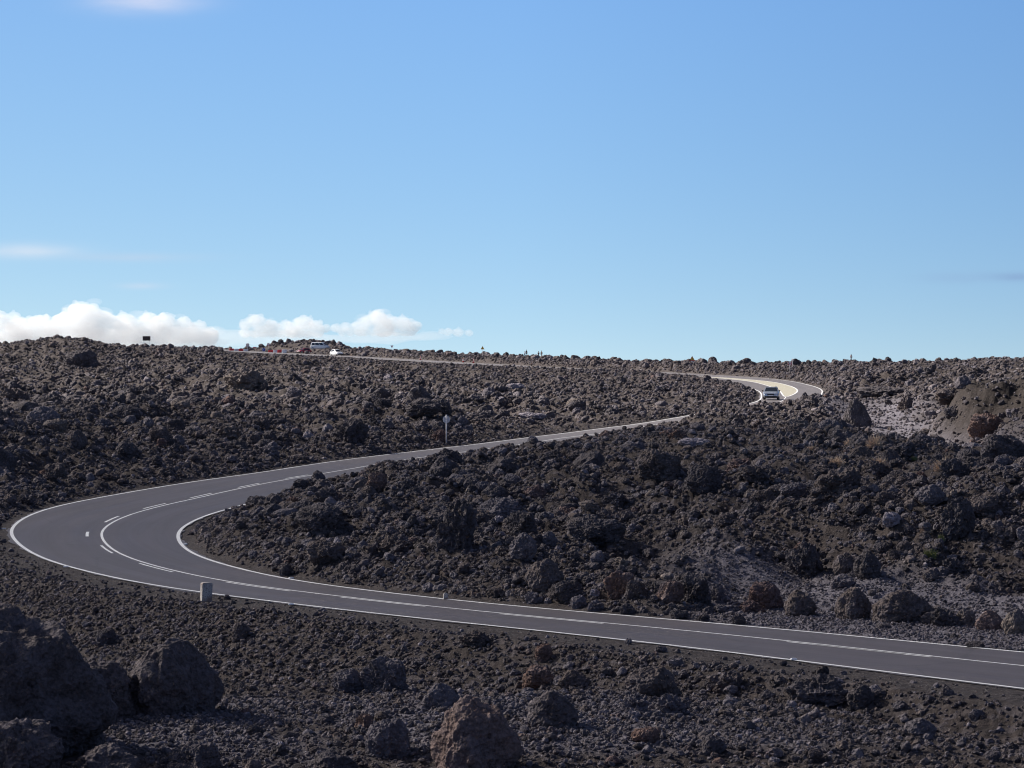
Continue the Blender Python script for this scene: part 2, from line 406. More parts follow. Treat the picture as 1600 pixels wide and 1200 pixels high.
M['rubble'] = lava_material('clinker_lava', 'rubble'); M['boulder'] = lava_material('boulder_lava', 'boulder')
def ground_material():
    t = NT('lava_ground'); pos = t.n('ShaderNodeNewGeometry').outputs['Position']
    at = lambda nm: t.n('ShaderNodeAttribute', attribute_name=nm).outputs['Fac']
    n0, n1, n2, n3 = t.noise(pos, .05, 4), t.noise(pos, .9, 5, .6), t.noise(pos, 6, 5, .65), t.noise(pos, 26, 3, .6)
    lava = t.mix(n0, k3(BLACK, .45), k3(BROWN, .42))  # ground coloured darker so the gaps between stones read as shadow
    lava = t.mix(t.ramp(n1, [(.4, (0,0,0)), (.7, (1,1,1))]), lava, k3(BROWN, .5))
    vc = t.n('ShaderNodeTexVoronoi', i_Vector=pos, i_Scale=3.2, feature='F1')
    lava = t.mix(.5, lava, t.ramp(vc.outputs['Color'], [(0, k3(BLACK, .45)), (.6, k3(BROWN, .52)), (.93, k3(GREY, .7)), (1, k3(RED, .6))]))
    ash = t.mix(n1, k3((.110,.102,.120), .65), k3((.110,.102,.120), .95))
    vg = t.n('ShaderNodeTexVoronoi', i_Vector=pos, i_Scale=9, feature='F1')
    ash = t.mix(.55, ash, t.ramp(vg.outputs['Color'], [(0, k3(GREY, .45)), (.5, k3(GREY, .78)), (1, k3(GREY, 1.2))]))
    hillc = t.mix(n2, k3(BROWN, .15), k3(BROWN, .34))
    vh = t.n('ShaderNodeTexVoronoi', i_Vector=pos, i_Scale=22, feature='F1')
    shc = t.mix(.6, t.mix(n1, (.052,.042,.041), (.078,.064,.062)), t.ramp(vh.outputs['Color'], [(0, (.03,.025,.025)), (.6, (.07,.057,.055)), (1, (.14,.12,.118))]))
    vs = t.n('ShaderNodeTexVoronoi', i_Vector=pos, i_Scale=30, feature='F1')
    shc = t.mix(t.math('GREATER_THAN', t.n('ShaderNodeSeparateColor', i_Color=vs.outputs['Color']).outputs[0], .988), shc, (.24,.23,.22))
    c = t.mix(at('hill'), lava, hillc)
    c = t.mix(at('shoulder'), c, shc)
    c = t.mix(at('ash'), c, ash)
    c = t.mix(1.0, c, t.ramp(n2, [(.3, (.6,.6,.6)), (.55, (1,1,1)), (.8, (1.25,1.25,1.25))]), 'MULTIPLY')
    h = t.math('ADD', t.math('MULTIPLY', n2, .9), t.math('ADD', t.math('MULTIPLY', n3, .35), t.math('MULTIPLY', vc.outputs['Distance'], .5)))
    t.bump(h, .9, .12)
    return t.out(c, .95, .2)
M['ground'] = ground_material()
def asphalt_material():
    t = NT('asphalt'); pos = t.n('ShaderNodeNewGeometry').outputs['Position']
    u = t.n('ShaderNodeAttribute', attribute_name='u').outputs['Fac']; s = t.n('ShaderNodeAttribute', attribute_name='s').outputs['Fac']
    vec = t.n('ShaderNodeCombineXYZ'); t.l(t.math('MULTIPLY', u, 1.4), vec.inputs[0]); t.l(t.math('MULTIPLY', s, .035), vec.inputs[1])
    streak = t.noise(vec.outputs[0], 1.0, 4, .6)
    patch = t.noise(pos, .11, 4, .6); fine = t.noise(pos, 38, 3, .7)
    c = t.mix(streak, (.084,.070,.077), (.112,.095,.103))
    c = t.mix(t.ramp(patch, [(.40, (0,0,0)), (.66, (1,1,1))]), c, (.082,.069,.073))
    c = t.mix(t.math('MULTIPLY', t.ramp(t.math('ABSOLUTE', t.math('SINE', t.math('MULTIPLY', u, 1.9))), [(.45, (0,0,0)), (1, (1,1,1))]), t.math('MULTIPLY', streak, .85)), c, (.064,.055,.059))
    v2 = t.n('ShaderNodeCombineXYZ'); t.l(t.math('MULTIPLY', u, .32), v2.inputs[0]); t.l(t.math('MULTIPLY', s, .05), v2.inputs[1])
    c = t.mix(t.ramp(t.noise(v2.outputs[0], 1.3, 5, .62), [(.50, (0,0,0)), (.60, (.55,)*3)]), c, (.072,.062,.067))
    cr = t.n('ShaderNodeTexVoronoi', i_Vector=pos, i_Scale=.16, feature='DISTANCE_TO_EDGE').outputs['Distance']
    c = t.mix(t.math('MULTIPLY', t.math('LESS_THAN', t.math('ADD', cr, t.math('MULTIPLY', t.noise(pos, 1.5, 4), .05)), .031), .6), c, (.05,.046,.047))
    c = t.mix(.35, c, t.ramp(fine, [(.3, (.052,.045,.048)), (.7, (.145,.127,.130))]))
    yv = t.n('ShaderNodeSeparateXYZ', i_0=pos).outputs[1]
    far_lit = t.n('ShaderNodeMapRange', i_0=yv, i_1=165.0, i_2=285.0, interpolation_type='SMOOTHSTEP').outputs[0]
    c = t.mix(far_lit, c, t.mix(1.0, c, (1.65, 1.68, 1.58), 'MULTIPLY'))  # stronger light on the far road put into the asphalt colour
    t.bump(fine, .12, .01)
    return t.out(c, t.ramp(streak, [(.3, (.55,)*3), (.7, (.66,)*3)]), .5)
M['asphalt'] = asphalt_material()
def paint_material(name, col, cream=False):
    t = NT(name); pos = t.n('ShaderNodeNewGeometry').outputs['Position']
    w = t.noise(pos, 7, 5, .7)
    c = t.mix(t.ramp(w, [(.30, (1,1,1)), (.44, (0,0,0))]), col, tuple(x*.62 for x in col))
    if cream:
        u = t.n('ShaderNodeAttribute', attribute_name='u').outputs['Fac']; s = t.n('ShaderNodeAttribute', attribute_name='s').outputs['Fac']
        a = t.math('FRACT', t.math('MULTIPLY', t.math('ADD', s, t.math('MULTIPLY', u, 1.2)), .28))
        c = t.mix(t.math('GREATER_THAN', a, .62), c, (.36,.335,.27))
    return t.out(c, .6, .4)
M['paint'] = paint_material('road_paint', (.78,.77,.76)); M['hatch'] = paint_material('median_paint', (.48,.44,.34), True)
M['steel'] = simple('galvanised_steel', (.46,.47,.50), .5, .5, .6, .10, 14)
M['steel_pale'] = simple('pale_grey_metal', (.66,.62,.62), .6, .4, 0, .08, 10)
M['brown_board'] = simple('weathered_board', (.075,.062,.058), .8, .3, 0, .2, 4)
M['red_plastic'] = simple('red_plastic', (.62,.045,.05), .45, .4, 0, .1, 5)
M['white_plastic'] = simple('white_plastic', (.78,.78,.80), .45, .4, 0, .06, 5)
M['orange'] = simple('orange_reflective', (.85,.30,.03), .4, .5, 0, .06, 5)
M['sign_red'] = simple('sign_red', (.55,.03,.05), .4, .5, 0, .06, 6)
M['sign_white'] = simple('sign_white', (.78,.76,.76), .4, .5, 0, .05, 6)
M['sign_blue'] = simple('sign_blue', (.02,.045,.36), .4, .5, 0, .06, 6)
M['sign_black'] = simple('sign_black', (.02,.02,.022), .4, .4, 0, .05, 6)
M['yellow'] = simple('warning_yellow', (.85,.55,.05), .4, .5, 0, .06, 6)
M['tyre'] = simple('tyre_rubber', (.018,.018,.019), .85, .2, 0, .2, 20)
M['rim'] = simple('alloy_rim', (.55,.56,.58), .3, .5, .8, .05, 20)
M['glass'] = simple('tinted_glass', (.022,.028,.036), .05, .8, 0, .1, 3)
M['lamp'] = simple('lamp_glass', (.85,.86,.88), .08, .9, .3, .03, 10)
M['rear_lamp'] = simple('rear_lamp_red', (.45,.02,.02), .2, .6, 0, .05, 10)
M['trim'] = simple('black_trim', (.022,.022,.024), .6, .3, 0, .1, 10)
M['silver_paint'] = simple('silver_car_paint', (.44,.47,.53), .28, .5, .55, .04, 3, .6)
M['white_paint'] = simple('white_car_paint', (.80,.81,.83), .3, .5, 0, .03, 3, .6)
M['red_paint'] = simple('red_car_paint', (.36,.025,.045), .28, .5, 0, .05, 3, .6)
M['skin'] = simple('skin', (.50,.32,.24), .6, .4, 0, .06, 12)
M['hair'] = simple('dark_hair', (.03,.022,.018), .7, .3, 0, .2, 30)
M['concrete'] = simple('sunlit_concrete', (.55,.53,.50), .85, .3, 0, .1, 5)
def stone_post_material():
    t = NT('painted_stone'); p = t.n('ShaderNodeTexCoord').outputs['Object']
    n = t.noise(p, 4.5, 6, .68); n2 = t.noise(p, 26, 4, .7); v = t.n('ShaderNodeSeparateXYZ', i_0=p).outputs[2]
    c = t.mix(n, (.66,.60,.54), (.36,.335,.33))
    c = t.mix(t.ramp(n2, [(.36, (1,1,1)), (.52, (0,0,0))]), c, (.20,.17,.16))
    c = t.mix(t.ramp(t.noise(p, 3.1, 3), [(.5, (0,0,0)), (.62, (1,1,1))]), c, (.30,.20,.16))
    t.bump(n2, .5, .02)
    return t.out(c, .9, .25)
M['stone_post'] = stone_post_material()
def bush_material(name, a, b):
    t = NT(name); oi = t.n('ShaderNodeTexCoord').outputs['Object']
    return t.out(t.mix(t.noise(oi, 7, 3), a, b), .85, .2)
M['dry_bush'] = bush_material('dry_twigs', (.50,.37,.27), (.76,.60,.45)); M['green_bush'] = bush_material('green_twigs', (.16,.18,.07), (.30,.30,.13))

print('T', round(time.time()-_t0, 1))
# ------------------------------------------------------------------ terrain sheet
tn = np.tan(np.radians(np.linspace(-14.2, 14.2, 1120)))
tn = np.r_[np.tan(np.radians([-70,-62,-54,-46,-38,-31,-25,-20,-17,-15.2])), tn, np.tan(np.radians([15.2,17,20,25,31,38,46,54,62,70]))]
yy = np.r_[[-60,-40,-25,-12,-4,2], np.linspace(8, 60, 40), np.exp(np.linspace(math.log(61), math.log(1100), 1250)), [1130,1180,1250,1400,1700,2300,3500,6000,12000]]
TY, TT = np.meshgrid(yy, tn, indexing='ij')
TX = TT * np.where(TY < 60, 60 + 0*(TY), TY)
h = np.empty(TX.shape)
attr = {k: np.empty(TX.shape, np.float32) for k in ('ash', 'hill', 'shoulder')}
for i in range(0, TX.shape[0], 100):
    sl = slice(i, i+100)
    Xs, Ys = TX[sl].ravel(), TY[sl].ravel()
    h[sl] = height(Xs, Ys).reshape(TX[sl].shape)
    f = fields(Xs, Ys)
    attr['ash'][sl] = f[1].reshape(TX[sl].shape); attr['hill'][sl] = f[4].reshape(TX[sl].shape); attr['shoulder'][sl] = f[5].reshape(TX[sl].shape)
back = (TY > 1150)
h = np.where(back, -4.0 - (TY-1150)*.012, h)
h = np.where(TY > 1100, np.minimum(h, 22 - (TY-1100)*.05), h); h = np.maximum(h, -40)
nr, nc = TX.shape
idx = np.arange(nr*nc, dtype=np.int32).reshape(nr, nc)
Fq = np.stack([idx[:-1, :-1], idx[:-1, 1:], idx[1:, 1:], idx[1:, :-1]], -1).reshape(-1, 4)
me = mesh_np('terrain', np.c_[TX.ravel(), TY.ravel(), h.ravel()], Fq)
for k, v in attr.items(): fattr(me, k, v)
tag(link('terrain', me, M['ground']), 'dark lava field of broken clinker around the bending road', 'terrain', kind='structure')
del h, attr, TX, TY, TT, Fq, idx

# ------------------------------------------------------------------ road and its markings
def ribbon(name, sel, a, b, z, mat, cols=2):
    """sheet along the centre line between lateral offsets a and b (positive = outer side)"""
    c, nl, s = C[sel], NL[sel], S[sel]
    a = np.broadcast_to(np.asarray(a, float), (len(c),)); b = np.broadcast_to(np.asarray(b, float), (len(c),))
    V, U, SS = [], [], []
    for k in range(cols):
        o = a + (b-a)*k/(cols-1); p = c + nl*o[:, None]
        V.append(np.c_[p, SLOPE*p[:, 1] + z]); U.append(o); SS.append(s)
    V = np.stack(V, 1).reshape(-1, 3); n = len(c)
    i = np.arange(n*cols).reshape(n, cols)
    Fq = np.stack([i[:-1, :-1], i[1:, :-1], i[1:, 1:], i[:-1, 1:]], -1).reshape(-1, 4)
    me = mesh_np(name, V, Fq); fattr(me, 'u', np.stack(U, 1)); fattr(me, 's', np.stack(SS, 1))
    if me.polygons[0].normal.z < 0: me.flip_normals()
    return link(name, me, mat)
allr = slice(0, len(C))
ej = lambda k: .19 + .10*fbm2(S/1.1, S*0 + k, 88, 3) + .10*vn2(S/9, S*0 + k, 89)
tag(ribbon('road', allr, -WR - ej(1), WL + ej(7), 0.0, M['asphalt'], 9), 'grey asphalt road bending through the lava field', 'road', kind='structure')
ZL = .006
lw = .075
tag(ribbon('edge_line', allr, WL - lw, WL + lw, ZL, M['paint']), 'white line along the outer edge of the asphalt road', 'road marking', kind='structure')
tag(ribbon('edge_line', allr, -WR - lw, -WR + lw, ZL, M['paint']), 'white line along the inner edge of the asphalt road', 'road marking', kind='structure')
i1 = int(np.argmin(np.abs(C[:, 1] - 384) + 1e3*(np.arange(len(C)) < iap)))
i2 = int(np.argmin(np.abs(C[:, 1] - 528) + 1e3*(np.arange(len(C)) < iap)))
tag(ribbon('centre_line', slice(0, i1), -.055, .055, ZL, M['paint']), 'solid white line down the middle of the road', 'road marking', kind='structure')
tag(ribbon('centre_line', slice(i2, len(C)), -.06, .06, ZL, M['paint']), 'white middle line on the farthest stretch of road', 'road marking', kind='structure')
def sidx(px, py):
    x, y = gp(px, py); return int(np.argmin((C[:, 0]-x)**2 + (C[:, 1]-y)**2))
dash = MB()
dv, df = [], []
def dash_at(i0, i1_, o=.20, w=.05):
    base = len(dv)
    for j in range(i0, i1_ + 1):
        for k in (o-w, o+w):
            p = C[j] + NL[j]*k; dv.append((p[0], p[1], SLOPE*p[1] + ZL))
    for j in range(i1_ - i0):
        a = base + 2*j; df.append((a, a+2, a+3, a+1))
for px, py in ((1360,1017),(1330,1013),(880,968),(600,941),(410,918),(250,888),(173,859)):
    i = sidx(px, py); dash_at(max(i-4, 0), i+5, .21 if px > 300 else .27)
i = sidx(150, 835); dash_at(i-3, i+3, .62, .065)
for px, py in ((176,812),(245,791),(318,775),(395,759),(470,745)):
    i = sidx(px, py); dash_at(i-4, i+5, .36, .06)
me = mesh_np('dash_line', dv, df)
if me.polygons[0].normal.z < 0: me.flip_normals()
tag(link('dash_line', me, M['paint']), 'short white dashes beside the solid middle line', 'road marking', kind='structure')
# hatched median in the far bend
wm = 1.45*np.sin(np.linspace(0, math.pi, i2 - i1))**.62
tag(ribbon('median', slice(i1, i2), -wm, wm, ZL, M['hatch'], 5), 'cream hatched median in the far bend', 'road marking', kind='structure')
tag(ribbon('median_line', slice(i1, i2), wm - .02, wm + .16, ZL + .004, M['paint']), 'white border line of the cream median, left side', 'road marking', kind='structure')
tag(ribbon('median_line', slice(i1, i2), -wm - .16, -wm + .02, ZL + .004, M['paint']), 'white border line of the cream median, right side', 'road marking', kind='structure')

print('T', round(time.time()-_t0, 1))
# ------------------------------------------------------------------ rocks
def ico(sub):
    bm = bmesh.new(); bmesh.ops.create_icosphere(bm, subdivisions=sub, radius=1)
    bm.verts.ensure_lookup_table()
    V = np.array([v.co[:] for v in bm.verts]); Fq = np.array([[v.index for v in f.verts] for f in bm.faces]); bm.free()
    return V, Fq
ICO = {k: ico(k) for k in (3, 6)}
def rock_mesh(name, seed, kind, sub=3):
    N, Fq = ICO[sub]; r_ = np.random.default_rng(seed)
    off = r_.uniform(-50, 50, 3)
    r = 1 + .30*fbm3(N*.9 + off, seed, 2)
    cuts = {'angular': 11, 'craggy': 5, 'round': 3, 'slab': 8, 'spire': 7}[kind]
    for k in range(cuts):
        p = r_.normal(size=3); p /= np.linalg.norm(p); d = r_.uniform(.62, .95)
        dt = N @ p
        lim = np.where(dt > 1e-3, d/np.maximum(dt, 1e-3), 9)
        r = np.where(r > lim, lim + (r-lim)*.12, r)
    if kind == 'craggy':
        r = r + .26*(1-np.abs(fbm3(N*1.9 + off, seed+5, 3)))*1.0 - .2 + .12*fbm3(N*5 + off, seed+9, 3)
    elif kind == 'round':
        r = r + .11*fbm3(N*2.4 + off, seed+5, 4) + .05*(.45 - np.abs(fbm3(N*4.5 + off, seed+6, 3)))
    else:
        r = r + .10*fbm3(N*2.4 + off, seed+5, 4) + .05*np.abs(fbm3(N*7 + off, seed+6, 2))
    r = r - .05*np.maximum(vn3(N*4.3 + off, seed+3), 0)**2 * 3
    if sub >= 5:
        r = r - .09*np.maximum(.75 - np.abs(fbm3(N*3.1 + off, seed+21, 3))*2.2, 0)**2 + .045*(.4-np.abs(fbm3(N*6.0 + off, seed+23, 2))) + .022*fbm3(N*14 + off, seed+22, 3)
    ax = {'angular': (1,.85,.78), 'craggy': (1,.9,.82), 'round': (1,.88,.78), 'slab': (1.2,.85,.5), 'spire': (.75,.7,1.25)}[kind]
    V = N * np.maximum(r, .25)[:, None] * np.array(ax) * r_.uniform(.92, 1.08, 3)
    if kind == 'spire': V[:, :2] *= np.clip(1 - .55*V[:, 2:3], .18, 1.5); V[:, 0] += .22*np.maximum(V[:, 2], 0)
    ext = np.array([V[:, 0].max()-V[:, 0].min(), V[:, 1].max()-V[:, 1].min(), V[:, 2].max()-V[:, 2].min()])
    V = V / ext[0]
    V[:, :2] -= (V[:, :2].max(0)+V[:, :2].min(0))/2; V[:, 2] -= (V[:, 2].max()+V[:, 2].min())/2
    me = mesh_np(name, V, Fq, kind == 'round')
    return me, (V.max(0)-V.min(0))
KINDS = ['craggy', 'craggy', 'angular', 'round', 'craggy', 'angular', 'slab', 'round', 'craggy', 'craggy', 'angular', 'craggy', 'round', 'craggy']
lib = bpy.data.collections.new('rock_library')
for k, kd in enumerate(KINDS):
    me, _ = rock_mesh('clinker', 100 + k, kd, 3); me.materials.append(M['rubble'])
    o = bpy.data.objects.new('clinker_source', me); lib.objects.link(o)

def sample(y0, y1, dens, smin, smax, pw, keep=None, margin=.205):
    area = margin*(y1*y1 - y0*y0); n = int(area*dens)
    Y = np.sqrt(rng.uniform(y0*y0, y1*y1, n)); X = rng.uniform(-1, 1, n)*margin*Y
    h_, ash, e, nearm, hill, shd, n1, n2 = fields(X, Y)
    u = rng.uniform(0, 1, n)
    size = (smin**(-pw) + u*(smax**(-pw) - smin**(-pw)))**(-1/pw)
    p = sst(.2, .9, e - size*.5) * (1 - (.78 + .17*np.maximum(sst(150, 180, Y), sst(84, 86, Y)*sst(128, 118, Y)))*ash) * (1 - .93*shd) * (1 - .55*hill)
    p = p * np.clip(.75 + .6*n2, .35, 1)
    if keep is not None: p = p*keep(X, Y, e, nearm, ash, size)
    m = rng.uniform(0, 1, n) < p
    return X[m], Y[m], size[m], e[m]
parts = []
nf = lambda X, Y, e, nm, a, s: 1 - nm*sst(.22, .30, s)
parts.append(sample(92, 330, .50, .42, 1.6, 2.3, lambda X, Y, e, nm, a, s: (1-nm)*sst(0, 2.5, e - s*.6)))
parts.append(sample(105, 330, .024, 1.3, 2.7, 2.2, lambda X, Y, e, nm, a, s: (1-nm)*sst(.5, 3, e - s*.7)))
parts.append(sample(330, 640, .40, .45, 1.45, 2.7, lambda X, Y, e, nm, a, s: sst(0, 1.2, e - s*.6)))
parts.append(sample(640, 1060, .20, .55, 1.8, 2.8, lambda X, Y, e, nm, a, s: sst(0, 1.2, e - s*.6)))
parts.append(sample(300, 640, 1.9, .26, .6, 1.5))
parts.append(sample(92, 320, 4.6, .20, .55, 1.6, lambda X, Y, e, nm, a, s: (1-nm)))
parts.append(sample(60, 235, 12.0, .10, .27, 1.6, nf))
parts.append(sample(92, 260, 8.0, .11, .30, 1.5, lambda X, Y, e, nm, a, s: 1-nm))
parts.append(sample(62, 128, 85, .055, .17, 1.3, lambda X, Y, e, nm, a, s: np.maximum(nm, .55*(1-nm))))
parts.append(sample(62, 128, 5.0, .16, .48, 1.9, lambda X, Y, e, nm, a, s: nm*(1 - sst(.2,.34,s)*sst(88,93,Y))))
parts.append(sample(560, 1040, .16, .7, 2.4, 2.0, lambda X, Y, e, nm, a, s: sst(.3, 1.0, e - s*.5)*sst(40, 22, e)))
parts.append(sample(380, 800, 3.2, .30, .85, 1.8, lambda X, Y, e, nm, a, s: sst(.0, .5, e - s*.5)*sst(16, 8, e)))
RX, RY, RS, RE = [np.concatenate([p[k] for p in parts]) for k in range(4)]

# ------------------------------------------------------------------ boulders that can be told apart
VAR = {}
for k, kd in enumerate(['craggy', 'round', 'angular', 'slab', 'spire', 'craggy', 'round', 'angular', 'slab', 'craggy', 'angular', 'round']):
    me, ext = rock_mesh('boulder_' + kd, 300 + 7*k, kd, 6); me.materials.append(M['boulder'])
    VAR.setdefault(kd, []).append((me, ext))
TONE = {'dark': k3(BLACK, 1.05), 'brown': k3(BROWN, .85), 'red': k3(RED, .8), 'grey': k3(GREY, .72), 'tan': k3(TAN, .8), 'pale': k3(GREY, 1.9), 'rust': k3((.12,.072,.055), .95), 'umber': k3((.062,.051,.052), 1.0), 'russet': k3((.115,.079,.069), 1.0)}
taken = []
def boulder(px, by, w, hh, tone, kind, label, group=None, sink=.30, yaw=None, depth=.85, var=None):
    """w, hh: width and visible height in photo pixels; (px, by) the middle of its foot"""
    x, y, z = hit(px, by)
    s = y/F; W, Hh = w*s, hh*s/(1-sink)
    if group == GR: sink = .32
    if group == GFG: sink = .37
    L = VAR[kind]; me, ext = L[(len(taken) if var is None else var) % len(L)]
    o = bpy.data.objects.new('boulder', me); COL.objects.link(o)
    y += W*depth*.35; z0 = min(hz(x, y), z + .25*Hh)
    o.location = (x, y, z0 + Hh*(.5 - sink))
    o.scale = (W/ext[0], W*depth/ext[1], Hh/ext[2])
    o.rotation_euler = (0, 0, (random.choice((0, math.pi)) + random.uniform(-.35, .35)) if yaw is None else yaw)
    c = TONE[tone]; f = random.uniform(.9, 1.1); o.color = (c[0]*f, c[1]*f, c[2]*f, 1)
    tag(o, label, 'boulder', group)
    taken.append((x, y, W, px, by-hh*.5)); return o
GR, GI, GLF, GFG, GRT = 'boulders lining the near stretch of road', 'boulders on the lava inside the bend', 'boulders on the lava left of the road', 'boulders in the shaded foreground', 'rocks around the ash hollow'
